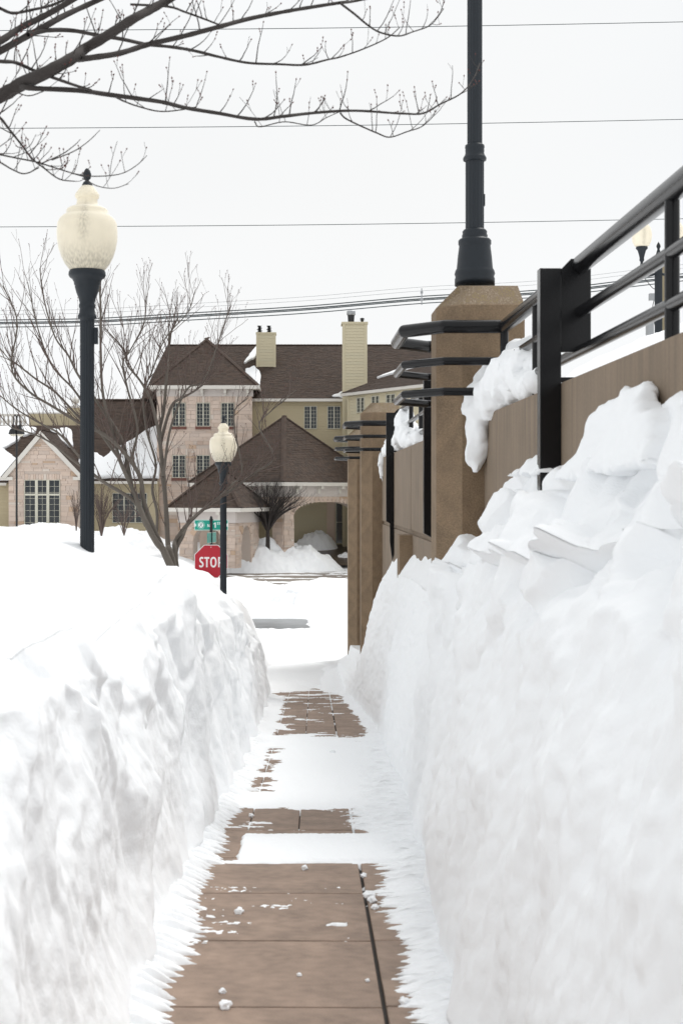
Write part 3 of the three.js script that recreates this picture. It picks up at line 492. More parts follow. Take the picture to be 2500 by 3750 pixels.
{ // gooseneck twin lamp far left
  const d = 50, b = at(62, 1985, d), k = d / F, o = thing('street_lamp', 'thin black gooseneck lamp with two bell shades beside the gabled wing', 'street lamp', b), Y = v => (1985 - v) * k;
  mesh('shaft', merge([cyl(V(0, -.6, 0), V(0, Y(1560), 0), 4 * k, 3.6 * k, 12), cyl(V(0, -.6, 0), V(0, Y(1930), 0), 7 * k, 5 * k, 12)]), M.black, o);
  for (const s of [-1, 1]) {
    mesh('arm', new THREE.TubeGeometry(new THREE.CatmullRomCurve3([V(0, Y(1560), 0), V(s * 1 * k, Y(1530), 0), V(s * 6 * k, Y(1517), 0), V(s * 11 * k, Y(1530), 0), V(s * 12 * k, Y(1556), 0)]), 16, 2.2 * k, 8), M.black, o);
    mesh('lamp_shade', lathe([[2, 1552], [6, 1558], [6, 1568], [13, 1575], [17, 1590]].reverse().map(([r, v]) => [r * k, Y(v)]), 18).translate(s * 13 * k, 0, 0), M.black, o);
    const gl = new THREE.SphereGeometry(12 * k, 16, 8, 0, TAU, Math.PI / 2, Math.PI / 2); gl.scale(1, .75, 1); gl.translate(s * 13 * k, Y(1590), 0); mesh('lamp_globe', gl, M.globe, o);
  }
}

// ---------------------------------------------------------------- stop sign and street name signs
{
  const d = 32, k = d / F, c = at(773, 2056, d), base = V(c.x, -2.45, -d), o = thing('stop_sign', 'red octagonal STOP sign under green street name signs, half buried in snow', 'road sign', base), cy = c.y - base.y;
  const R = 61 * k / Math.cos(Math.PI / 8), oct = new THREE.Shape(); for (let i = 0; i < 8; i++) { const a = Math.PI / 8 + i * Math.PI / 4; i ? oct.lineTo(R * Math.cos(a), R * Math.sin(a)) : oct.moveTo(R * Math.cos(a), R * Math.sin(a)); }
  const cv = document.createElement('canvas'); cv.width = cv.height = 512; const x = cv.getContext('2d');
  x.fillStyle = '#f1eff0'; x.fillRect(0, 0, 512, 512); const poly = r => { x.beginPath(); for (let i = 0; i < 8; i++) { const a = Math.PI / 8 + i * Math.PI / 4; x[i ? 'lineTo' : 'moveTo'](256 + r * Math.cos(a), 256 + r * Math.sin(a)); } x.closePath(); x.fill(); };
  x.fillStyle = '#b8182e'; poly(264); x.fillStyle = '#f4f1f1'; x.save(); x.translate(256, 262); x.scale(.78, 1.12); x.font = 'bold 196px sans-serif'; x.textAlign = 'center'; x.textBaseline = 'middle'; x.fillText('STOP', 0, 6); x.restore();
  x.fillStyle = '#d8c8c8'; x.beginPath(); x.arc(256, 38, 9, 0, TAU); x.fill(); x.fillStyle = '#801020'; x.beginPath(); x.arc(256, 38, 4, 0, TAU); x.fill();
  const t = new THREE.CanvasTexture(cv); t.colorSpace = THREE.SRGBColorSpace;
  const plate = new THREE.ExtrudeGeometry(oct, { depth: .006, bevelEnabled: false }); plate.translate(0, cy, 0); mesh('sign_plate', plate, M.galv, o);
  const face = new THREE.ShapeGeometry(oct), uv = face.attributes.uv, ps = face.attributes.position; for (let i = 0; i < uv.count; i++) uv.setXY(i, ps.getX(i) / (2 * R * 256 / 274) + .5, ps.getY(i) / (2 * R * 256 / 274) + .5);
  face.translate(0, cy, .010); mesh('sign_face', face, new THREE.MeshStandardMaterial({ map: t, roughness: .45 }), o);
  mesh('post', box(-.03, .03, 0, cy + 150 * k, -.07, -.012, .004), M.black, o);
  mesh('post_cap', lathe([[.035, 0], [.045, .02], [.03, .05], [.028, .08], [.0, .11]].map(([r, y]) => [r, y + cy + 150 * k]), 12).translate(0, 0, -.04), M.black, o);
  const W = 124 * k, H = 39 * k, cv2 = document.createElement('canvas'); cv2.width = 768; cv2.height = 240; const y = cv2.getContext('2d');
  y.fillStyle = '#0f9c88'; y.fillRect(0, 0, 768, 240); y.strokeStyle = '#e8f4f0'; y.lineWidth = 10; y.strokeRect(8, 8, 752, 224);
  y.fillStyle = '#eef6f3'; for (const cx of [0, 768]) { y.beginPath(); y.arc(cx, 120, 42, 0, TAU); y.fill(); }
  y.save(); y.translate(150, 120); y.setLineDash([10, 8]); y.lineWidth = 10; y.strokeStyle = '#dff0ea'; y.beginPath(); y.arc(0, 0, 84, 0, TAU); y.stroke(); y.setLineDash([]); y.beginPath(); y.arc(0, 0, 62, 0, TAU); y.fill(); y.strokeStyle = '#25505a'; y.lineWidth = 9; y.beginPath(); y.moveTo(-30, -34); y.lineTo(32, 36); y.moveTo(34, -30); y.lineTo(-32, 32); y.moveTo(-10, -42); y.lineTo(40, -22); y.moveTo(-38, 36); y.lineTo(-6, 44); y.stroke(); y.restore();
  y.font = 'bold 92px sans-serif'; y.textBaseline = 'middle'; y.fillText('N', 290, 132); y.font = 'bold 168px sans-serif'; y.fillText('1', 425, 124); y.font = 'bold 84px sans-serif'; y.fillText('ST', 515, 84);
  const t2 = new THREE.CanvasTexture(cv2); t2.colorSpace = THREE.SRGBColorSpace;
  const sy = cy + (2056 - 1923) * k; const name = mesh('street_name_sign', box(-W / 2, W / 2, sy - H / 2, sy + H / 2, -.06, -.045, 0), std(lin(.02, .32, .25), .5), o);
  const f2 = new THREE.PlaneGeometry(W, H); f2.translate(0, sy, -.041); mesh('sign_face', f2, new THREE.MeshStandardMaterial({ map: t2, roughness: .5 }), name);
  const s2 = mesh('street_name_sign', box(-.006, .006, -20 * k, 20 * k, -.4, .4, 0), std(lin(.03, .30, .24), .5), o); s2.position.set(.01, cy + (2056 - 1969) * k, -.05); s2.rotation.y = -.18; s2.userData.label = 'green cross street name sign seen almost edge on';
  mesh('sign_border', merge([box(-.008, .008, 18 * k, 19.5 * k, -.4, .4), box(-.008, .008, -19.5 * k, -18 * k, -.4, .4)]), M.trim, s2);
}

// ---------------------------------------------------------------- wires, utility pole
function wire(label, pts, r, group) { const c = new THREE.CatmullRomCurve3(pts), g = new THREE.TubeGeometry(c, 60, r, 6); const m = mesh('overhead_wire', g, M.wire); return info(m, label, 'wire', group); }
const far3 = (ya, yb, d0, d1) => [at(-900, ya + (ya - yb) * .36 - 10, d0), at(0, ya, d0), at(1250, (ya + yb) / 2 + 6, (d0 + d1) / 2), at(2500, yb, d1), at(3400, yb - (ya - yb) * .36 - 10, d1)];
wire('topmost thin wire crossing the sky', far3(112, 80, 34, 34), .0085);
wire('middle thin wire crossing the sky at the height of the lower branches', far3(470, 437, 34.5, 34.5), .0085);
wire('thin wire crossing the sky behind the nearest lamp globe', far3(831, 801, 35, 35), .0085);
const cable = (dy, bend) => [at(-900, 1185 + dy * .8, 55), at(0, 1172 + dy, 55), at(350, 1166 + dy, 55), at(700, 1146 + dy * bend, 55), at(1120, 1121 + dy * bend, 55), at(1545, 1085 + dy * bend, 55), at(2000, 1060 + dy * bend, 55), at(2430, 1010 + dy * bend, 55), at(3200, 930 + dy * bend, 55)];
[[0, 1, .022, 'uppermost thick cable of the bundle above the roofs'], [9, 1, .026, 'second thick cable of the bundle above the roofs'], [14, 1, .022, 'third thick cable of the bundle above the roofs'], [26, 1, .02, 'lowest cable of the bundle above the roofs'], [-34, 1, .005, 'faint hair thin wire above the cable bundle'], [-20, 1, .005, 'second faint hair thin wire above the cable bundle']].forEach(([dy, b, r, label]) => wire(label, cable(dy, b), r));
for (const [x, y, label] of [[690, 1150, 'small grey cable spacer above the tower roof'], [1543, 1086, 'small grey cable spacer left of the tall pole']]) { const c = at(x, y, 54.9), o = thing('cable_spacer', label, 'cable spacer', c, 'cable spacers'); mesh('strap', merge([box(-.02, .02, -.32, .32, -.02, .02), box(-.05, .05, .12, .2, -.03, .03), box(-.06, .06, -.16, -.06, -.03, .03)]), M.galv, o); }
{
  const d = 45, k = d / F, b = at(2430, 1300, d), base = V(b.x, 0, -d), o = thing('utility_pole', 'weathered wooden utility pole with grey boxes beyond the railing', 'utility pole', base), Y = v => EYE + (VY - v) * k;
  mesh('pole', cyl(V(0, 0, 0), V(0, Y(960), 0), 15 * k, 12 * k, 14), M.woodPole, o);
  mesh('transformer_box', box(-64 * k, -42 * k, Y(1228), Y(1150), -.15, .15, .01), M.galv, o); mesh('meter_box', box(-55 * k, -35 * k, Y(1100), Y(1075), -.1, .1, .01), M.galv, o);
  mesh('crossarm', box(-75 * k, 55 * k, Y(993), Y(988), -.05, .05), M.barkDark, o);
  const tb = new Tubes(); for (const q of [[-75, 1020, -40, 1060, -30, 1048], [-40, 1100, -46, 1130, -38, 1190], [-38, 1060, -30, 1080, -34, 1150], [-30, 1160, -28, 1200, -34, 1240], [-60, 1225, -54, 1245, -50, 1250]]) tb.add(new THREE.CatmullRomCurve3([V(q[0] * k, Y(q[1]), .1), V(q[2] * k, Y(q[3]), .12), V(q[4] * k, Y(q[5]), .1)]).getPoints(10), Array(11).fill(.012), 5);
  mesh('service_cable', tb.build(), M.black, o);
}

// ---------------------------------------------------------------- buildings
const unitBox = new THREE.BoxGeometry(1, 1, 1);
const tones = (base, n, spread, seed) => { const r = rngOf(seed); return Array.from({ length: n }, () => { const k = 1 + (r() - .5) * spread, h = (r() - .5) * spread * .35; return std(lin(base[0] * k * (1 + h), base[1] * k, base[2] * k * (1 - h)), .88); }); };
M.stones = [...tones([.62, .50, .42], 6, .16, 4), std(lin(.66, .58, .51), .88), std(lin(.55, .40, .29), .88), std(lin(.50, .38, .31), .88)];
M.shingles = tones([.060, .038, .027], 7, .36, 6);
M.board = tones([.52, .45, .305], 4, .06, 9); M.boardLight = tones([.58, .52, .37], 4, .05, 10);
M.mortar = std(lin(.58, .5, .44), .95); M.roofBase = std(lin(.06, .042, .034), .95); M.tinted = std(lin(1, 1, 1), .9, { vertexColors: true });
const limit = {};
const mayBePart = (o, kind) => { const k = o.name + kind; limit[k] = (limit[k] ?? 0) + 1; return limit[k] <= 296; };
function stones(owner, wall, x0, x1, y0, y1, z, holes, seed, s = 1) {                       // coursed rubble facing on the +z side of a wall part
  const r = rngOf(seed), rest = new Boxes(); let y = y0, any = false;
  while (y < y1 - .03) {
    const h = Math.min((.11 + .13 * Math.floor(r() * 1.99)) * s * (.85 + .3 * r()), y1 - y); let x = x0 - r() * .3 * s;
    while (x < x1 - .02) {
      const w = (.25 + .6 * r()) * s * (h > .18 * s ? .8 : 1.1), a = Math.max(x, x0), b = Math.min(x + w, x1); x += w;
      if (b - a < .04 || holes.some(q => b > q[0] + .01 && a < q[1] - .01 && y + h > q[2] + .01 && y < q[3] - .01 && (q[0] <= a + .01 && q[1] >= b - .01))) continue;
      let A = a, B = b; for (const q of holes) if (y + h > q[2] + .02 && y < q[3] - .02) { if (A < q[0] && B > q[0]) B = q[0]; else if (A < q[1] && B > q[1]) A = q[1]; } if (B - A < .05) continue;
      const m = M.stones[Math.floor(r() * r() * 9.99 % 9)], dz = .03 + .03 * r(), g = .012;
      if (mayBePart(owner, 'stone')) { const k = mesh('stone', unitBox, m, wall); k.position.set((A + B) / 2, y + h / 2, z + dz / 2); k.scale.set(B - A - g, h - g, dz); }
      else { rest.add(V(A + g / 2, y + g / 2, z), V(B - A - g, 0, 0), V(0, h - g, 0), V(0, 0, dz), m.color); any = true; }
    }
    y += h;
  }
  if (any) mesh('stone_field', rest.build(), M.tinted, wall).userData.kind = 'stuff';
}
function shingle(owner, roof, pts, seed, row = .14, sw = .27) {                               // pts: eave from p0 to p1, then the rest of the slope
  const r = rngOf(seed), u = pts[1].clone().sub(pts[0]).normalize(); let n = u.clone().cross(pts[pts.length - 1].clone().sub(pts[0])).normalize(); if (n.y < 0) n.negate(); let v = n.clone().cross(u); if (v.y < 0) v.negate();
  const q = pts.map(p => { const d = p.clone().sub(pts[0]); return [d.dot(u), d.dot(v)]; }), top = Math.max(...q.map(a => a[1])), rest = new Boxes(); let any = false;
  for (let t = 0; t < top - .02; t += row) {
    const s = Math.min(t + row * .5, top - .001), xs = []; q.forEach((a, i) => { const b = q[(i + 1) % q.length]; if ((a[1] - s) * (b[1] - s) < 0) xs.push(lerp(a[0], b[0], (s - a[1]) / (b[1] - a[1]))); }); if (xs.length < 2) continue;
    const lo = Math.min(...xs), hi = Math.max(...xs); let x = lo - r() * sw;
    while (x < hi) {
      const w = sw * (.7 + .6 * r()), a = Math.max(x, lo), b = Math.min(x + w, hi); x += w; if (b - a < .03) continue;
      const m = M.shingles[Math.floor(r() * 7)], drop = r() < .4 ? .02 : 0, o = pts[0].clone().addScaledVector(u, a + .004).addScaledVector(v, t - drop).addScaledVector(n, .016 + .008 * r()), U = u.clone().multiplyScalar(b - a - .008), W = v.clone().multiplyScalar(row * 1.12 + drop).addScaledVector(n, -.014), N = n.clone().multiplyScalar(.02);
      if (mayBePart(owner, 'shingle')) { const k = mesh('shingle', unitBox, m, roof), mt = new THREE.Matrix4().makeBasis(U, W, N).setPosition(o.clone().addScaledVector(U, .5).addScaledVector(W, .5).addScaledVector(N, .5)); mt.decompose(k.position, k.quaternion, k.scale); }
      else { rest.add(o, U, W, N, m.color); any = true; }
    }
  }
  if (any) mesh('shingle_field', rest.build(), M.tinted, roof).userData.kind = 'stuff';
}
function roofPart(owner, faces, seed, name = 'roof') {                                          // first point pair of each face is its eave
  const roof = mesh(name, merge(faces.map(polygon)), M.roofBase, owner); faces.forEach((f, i) => shingle(owner, roof, f, seed + i)); return roof;
}
function ridgeCaps(roof, lines) { const b = new Boxes(), r = rngOf(77); for (const [a, c] of lines) { const d = c.clone().sub(a), L = d.length(), t = d.clone().normalize(), s = t.clone().cross(V(0, 1, 0)).normalize(), up = s.clone().cross(t); for (let x = 0; x < L; x += .2) for (const k of [-1, 1]) b.add(a.clone().addScaledVector(t, x).addScaledVector(up, .045), t.clone().multiplyScalar(.22).addScaledVector(up, .012), s.clone().multiplyScalar(k * .14).addScaledVector(up, -.05), up.clone().multiplyScalar(.02), M.shingles[Math.floor(r() * 7)].color); } mesh('ridge_cap', b.build(), M.tinted, roof); }
function siding(wall, x0, x1, y0, y1, z, mats, seed, pitch = .15, holes = []) {
  const r = rngOf(seed); for (let y = y0; y < y1 - .01; y += pitch) {
    const h = Math.min(pitch, y1 - y), cut = holes.filter(q => y + h > q[2] && y < q[3]).sort((a, b) => a[0] - b[0]); let x = x0; const runs = []; for (const q of cut) { runs.push([x, q[0]]); x = q[1]; } runs.push([x, x1]);
    for (const [a, b] of runs) { if (b - a < .03) continue; const m = mesh('board', unitBox, mats[Math.floor(r() * mats.length)], wall); m.scale.set(b - a, h - .006, .022); m.position.set((a + b) / 2, y + h / 2, z + .018); m.rotation.x = -.07; }
  }
}
function windowPart(owner, x0, x1, y0, y1, z, { sashes = 2, cols = 2, rows = 6, sill = true, split = null, mull = .03 } = {}) {
  const f = .035, list = [box(x0, x1, y1 - f, y1, z - .06, z + .07), box(x0, x1, y0, y0 + f, z - .06, z + .07), box(x0, x0 + f, y0 + f, y1 - f, z - .058, z + .068), box(x1 - f, x1, y0 + f, y1 - f, z - .058, z + .068)], sw = (x1 - x0 - 2 * f) / sashes;
  for (let i = 1; i < sashes; i++) list.push(box(x0 + f + sw * i - mull, x0 + f + sw * i + mull, y0 + f, y1 - f, z - .05, z + .06)); if (split) list.push(box(x0 + f, x1 - f, split - .05, split + .05, z - .045, z + .055));
  const w = mesh('window', merge(list), M.winFrame, owner), bars = [], r = rngOf(Math.floor(Math.abs(x0) * 977 + y0 * 31));
  for (let s = 0; s < sashes; s++) {
    const a = x0 + f + sw * s + (s ? mull : 0), b = x0 + f + sw * (s + 1) - (s < sashes - 1 ? mull : 0), pw = (b - a) / cols, ph = (y1 - y0 - 2 * f) / rows;
    for (let i = 1; i < cols; i++) bars.push(box(a + pw * i - .007, a + pw * i + .007, y0 + f, y1 - f, z - .02, z + .012)); for (let j = 1; j < rows; j++) bars.push(box(a, b, y0 + f + ph * j - .007, y0 + f + ph * j + .007, z - .019, z + .011));
    for (let i = 0; i < cols; i++) for (let j = 0; j < rows; j++) { const p = mesh('pane', unitBox, M.glassDark, w); p.scale.set(pw - .002, ph - .002, .008); p.position.set(a + pw * (i + .5), y0 + f + ph * (j + .5), z - .01); p.rotation.set((r() - .5) * .05, (r() - .5) * .05, 0); }
  }
  mesh('muntins', merge(bars), M.winFrame, w);
  if (sill) { const n = Math.round((x1 - x0 + .12) / .09), bw = (x1 - x0 + .12) / n, bb = new Boxes(); for (let i = 0; i < n; i++) bb.add(V(x0 - .06 + i * bw + .006, y0 - .16, z - .02), V(bw - .012, 0, 0), V(0, .155, 0), V(0, 0, .12 + .01 * (i % 2)), M.brickSill.color); mesh('brick_sill', bb.build(), M.tinted, w); }
  return w;
}
function lintel(wall, x0, x1, y, h, z, seed) { const r = rngOf(seed); let x = x0 - .1; while (x < x1 + .08) { const w = .11 + .07 * r(), k = mesh('stone', unitBox, M.stones[Math.floor(r() * 7)], wall); k.scale.set(w - .012, h * (.9 + .15 * r()), .07); k.position.set(x + w / 2, y + h / 2, z + .035); x += w; } }
function roofSnow(owner, pts, n, t, seed, label) {                                             // patch of snow on a slope: uneven outline, real thickness
  const c = pts.reduce((a, b) => a.add(b), V()).divideScalar(pts.length), e = pts[1].clone().sub(pts[0]).normalize(), g = e.clone().cross(n).normalize(), s = new THREE.Shape(), N = pts.length;
  for (let i = 0; i < N; i++) for (let k = 0; k < 8; k++) { const p = pts[i].clone().lerp(pts[(i + 1) % N], k / 8).sub(c), j = (fbm2(p.x * 2 + seed, p.y * 2 + p.z, 3)) * .18; const x = p.dot(e), y = p.dot(g), q = Math.hypot(x, y) || 1; (i || k) ? s.lineTo(x + x / q * j, y + y / q * j) : s.moveTo(x + x / q * j, y + y / q * j); }
  const gm = new THREE.ExtrudeGeometry(s, { depth: t, bevelEnabled: true, bevelSize: t * .6, bevelThickness: t * .5, bevelSegments: 2 }); gm.applyMatrix4(new THREE.Matrix4().makeBasis(e, g, e.clone().cross(g)).setPosition(c)); if (e.clone().cross(g).dot(n) < 0) gm.translate(n.x * t, n.y * t, n.z * t);
  const m = mesh('roof_snow', gm, M.snowFar, owner); if (label) m.userData.label = label; return m;
}

{ // main house: stone tower, beige main wing, chimneys, bay
  const base = V(-2, -2, -84), h = thing('house', 'large house with pink stone tower, beige siding and brown shingle roofs', 'house', base), L = p => p.clone().sub(base), W = (x, y, z) => V(x, y, z).sub(base);
  const X = (x, d) => (x - VX) * d / F - base.x, Y = (y, d) => EYE + (VY - y) * d / F - base.y, Z = d => -d - base.z;
  const tx0 = X(577, 80), tx1 = X(922, 80), eave = Y(1412, 80);
  const tower = mesh('tower_wall', merge([box(tx0, tx1, 0, eave, Z(86), Z(80))]), M.mortar, h);
  const wins = []; for (const [a, b] of [[632, 680], [720, 769], [810, 858]]) for (const [p, q] of [[1475, 1562], [1667, 1750]]) wins.push([X(a, 80), X(b, 80), Y(q, 80), Y(p, 80)]);
  stones(h, tower, tx0 - .03, tx1 + .03, 1.0, Y(1450, 80), Z(80), wins.map(q => [q[0] - .02, q[1] + .02, q[2] - .15, q[3] + .38]), 41);
  wins.forEach((q, i) => { windowPart(h, ...q, Z(80) + .02); lintel(tower, q[0], q[1], q[3] + .01, .36, Z(80), 50 + i); });
  const side = mesh('side_wall', box(tx1 - .05, tx1, 0, eave - .3, Z(81.3), Z(80.02)), M.stones[0], h);
  mesh('frieze', box(tx0 - .08, tx1 + .08, Y(1452, 80), Y(1424, 80), Z(80.3), Z(79.88)), M.frieze, h);
  for (const x of [590, 660, 741, 825, 907]) mesh('bracket', merge([box(X(x, 80) - .07, X(x, 80) + .07, Y(1442, 80), Y(1420, 80), Z(79.9), Z(79.5)), box(X(x, 80) - .07, X(x, 80) + .07, Y(1450, 80), Y(1441, 80), Z(79.9), Z(79.72))]), M.trim, h);
  const e0 = X(551, 79.5), e1 = X(947, 79.5), ey = Y(1412, 79.5), ap = W(-5.29, EYE + 562 * 82.6 / F, -82.6), zb = Z(85.7), zf = Z(79.4);
  mesh('gutter', merge([box(e0 - .05, e1 + .05, ey - .2, ey, zf, zf + .12), box(e1 - .06, e1 + .06, ey - .195, ey - .005, zb, zf + .06), box(e0 - .06, e0 + .06, ey - .195, ey - .005, zb, zf + .06), box(e0, e1, ey - .2, ey - .15, Z(80.2), zf)]), M.trim, h);
  const tr = roofPart(h, [[V(e0, ey, zf), V(e1, ey, zf), ap], [V(e1, ey, zf), V(e1, ey, zb), ap], [V(e0, ey, zb), V(e0, ey, zf), ap]], 60); ridgeCaps(tr, [[V(e0, ey, zf), ap], [V(e1, ey, zf), ap]]);
  // main wing
  const mz = Z(81.3), mx1 = X(1700, 81.3), my = Y(1462, 81.3);
  const wing = mesh('wing_wall', box(tx1 - .05, mx1, 0, my, Z(92), mz), M.board[0], h), mw = [[1113, 1160], [1198, 1247]].map(([a, b]) => [X(a, 81.3), X(b, 81.3), Y(1571, 81.3), Y(1487, 81.3)]);
  siding(wing, tx1, X(1253, 81.3), .5, my - .02, mz, M.board, 71, .15, mw); mw.forEach(q => windowPart(h, ...q, mz + .02, { sill: false }));
  const gz = Z(80.9), gy = Y(1460, 80.9); mesh('gutter', merge([box(tx1 - .1, mx1, gy - .16, gy, gz, gz + .12), box(tx1 - .1, mx1, gy - .155, gy - .11, mz, gz)]), M.trim, h);
  const ry = EYE + 540 * 87 / F - base.y, r0 = W(-7.95, 0, -87).setY(ry), r1 = W(12, 0, -87).setY(ry), el = V(X(520, 81), gy, gz), er = V(mx1, gy, gz);
  const roof = roofPart(h, [[el, er, r1, r0], [V(el.x, gy, Z(93)), el, r0]], 80); ridgeCaps(roof, [[r0, r1]]);
  const slopeAt = d => gy + (d - 80.9) / (87 - 80.9) * (ry - gy), nrm = V(0, 6.1, ry - gy).normalize();
  const onRoof = (x, y) => { let d = 82; for (let i = 0; i < 30; i++) { const f = Y(y, d) - slopeAt(d); d += f * .6; } return V(X(x, d), slopeAt(d) + .05, Z(d)); };
  roofSnow(h, [[905, 1320], [922, 1298], [938, 1278], [939, 1300], [925, 1318], [897, 1333]].map(a => onRoof(...a)), nrm, .08, 3, 'slipped snow beside the small chimney');
  roofSnow(h, [[903, 1362], [930, 1354], [945, 1372], [947, 1408], [945, 1430], [925, 1395], [902, 1378]].map(a => onRoof(...a)), nrm, .12, 5, 'snow patch in the roof valley beside the tower');
  roofSnow(h, [[1215, 1456], [1240, 1446], [1251, 1441], [1251, 1458]].map(a => onRoof(...a)), nrm, .06, 9);
  // small chimney
  { const d = 84.4, a = X(938, d), b = X(1010, d), t = Y(1217, d), c = mesh('chimney', box(a + .03, b - .03, slopeAt(d) - .6, t - .05, Z(d + 1), Z(d)), M.boardLight[0], h); siding(c, a + .1, b - .1, slopeAt(d) + .02, t - .08, Z(d), M.boardLight, 91, .17); mesh('corner_trim', merge([box(a, a + .13, slopeAt(d) - .3, t - .06, Z(d), Z(d) + .05), box(b - .13, b, slopeAt(d) - .3, t - .06, Z(d), Z(d) + .05), box(a - .02, b + .02, t - .09, t, Z(d + 1.02), Z(d) + .07)]), M.boardLight[1], c);
    for (const x of [950, 985]) { const g = [], cx = X(x, d), cz = Z(d + .4); for (let i = 0; i < 5; i++) g.push(lathe([[.06, 0], [.17, .03], [.17, .05], [.06, .09]].map(([r, y]) => [r * (1 - .06 * i), y + t + i * .085]), 14).translate(cx + (i % 2 ? .02 : -.02), 0, cz)); mesh('flue_cap', merge(g), M.black, c); mesh('snow_cap', lathe([[.15, 0], [.15, .02], [0, .07]].map(([r, y]) => [r, y + t + .44]), 12).translate(cx, 0, cz), M.snowFar, c); } }
  { // tall chimney
    const d = 80.4, a = X(1253, d), b = X(1344, d), t = Y(1180, d), c = mesh('chimney', box(a + .03, b - .03, 0, t - .05, Z(81.6), Z(d)), M.boardLight[0], h); siding(c, a + .13, b - .13, 1, t - .1, Z(d), M.boardLight, 92, .17);
    mesh('corner_trim', merge([box(a, a + .16, 0, t - .06, Z(d) - .02, Z(d) + .05), box(b - .16, b, 0, t - .06, Z(d) - .02, Z(d) + .05), box(a - .04, b + .04, t - .1, t + .02, Z(81.65), Z(d) + .08)]), M.boardLight[1], c);
    const cx = X(1286, d), cz = Z(d + .5); mesh('flue', lathe([[.17, 0], [.2, .45], [.16, .46]].map(([r, y]) => [r, y + t]), 16).translate(cx, 0, cz), M.black, c); mesh('flue_cap', lathe([[.16, .45], [.25, .47], [.25, .66], [.22, .7], [0, .72]].map(([r, y]) => [r, y + t]), 18).translate(cx, 0, cz), M.galv, c);
    const sx = X(1327, d); mesh('vent_pipe', merge([lathe([[.08, 0], [.08, .16], [.15, .18], [.15, .2], [.07, .22], [.13, .26], [.13, .28], [0, .32]].map(([r, y]) => [r, y + t]), 12).translate(sx, 0, cz)]), M.black, c); }
  { // angled bay right of the chimney
    const A = W(2.84, 0, -79.3), B = W(7.2, 0, -71.6), len = Math.hypot(B.x - A.x, B.z - A.z), bay = mesh('bay_wall', box(0, len, 0, 9.05, -2, 0), M.boardLight[2], h); bay.position.set(A.x, 0, A.z); bay.rotation.y = -Math.atan2(B.z - A.z, B.x - A.x);
    const holes = [[.95, 1.75], [2.45, 3.25], [3.9, 4.8]].map(([a, b]) => [a, b, 8.02, 8.85]); siding(bay, .1, len, 2, 9.0, 0, M.boardLight, 95, .17, holes); mesh('corner_trim', box(-.05, .12, 0, 9.05, -.05, .06), M.boardLight[1], bay);
    const wg = new THREE.Group(); wg.name = 'window_row'; wg.position.copy(bay.position); wg.rotation.copy(bay.rotation); h.add(wg); holes.forEach(q => windowPart(wg, ...q, .02, { sill: false, rows: 4 }));
    const gut = mesh('gutter', box(-.4, len + .2, 9.0, 9.16, 0, .3), M.trim, h); gut.position.copy(bay.position); gut.rotation.copy(bay.rotation);
    const n = V(-(B.z - A.z), 0, B.x - A.x).normalize().multiplyScalar(.3); const p0 = A.clone().add(n).setY(9.15), p1 = B.clone().add(n).setY(9.15), p3 = W(6.1, 0, -80.6).setY(10.6), p2 = W(11, 0, -74).setY(10.9); p0.addScaledVector(p1.clone().sub(p0).normalize(), -.4); const br = roofPart(h, [[p0, p1, p2, p3]], 97, 'bay_roof'); roofSnow(h, [p3.clone().lerp(p0, .42), p3.clone().lerp(p0, .05), p3.clone().lerp(p2, .12), p3.clone().lerp(p0, .3).lerp(p2, .02)].map(p => p.add(V(0, .06, 0))), V(-.3, .9, .3).normalize(), .07, 12); }
  { // entrance under the canopy
    const d = 81.05; const e = mesh('entrance_wall', box(X(1060, d), X(1330, d), Y(2010, d), Y(1770, d), Z(d + .2), Z(d)), M.boardLight[1], h); siding(e, X(1096, d), X(1196, d), Y(2000, d), Y(1770, d), Z(d), M.boardLight, 98, .2); mesh('door_pier', box(X(1196, d), X(1226, d), Y(2000, d), Y(1770, d), Z(d), Z(d) + .15), M.stones[4], h);
    const dw = windowPart(h, X(1229, d), X(1310, d), Y(1990, d), Y(1835, d), Z(d) + .05, { sashes: 2, cols: 1, rows: 2, sill: false }); dw.name = 'glass_door'; }
}
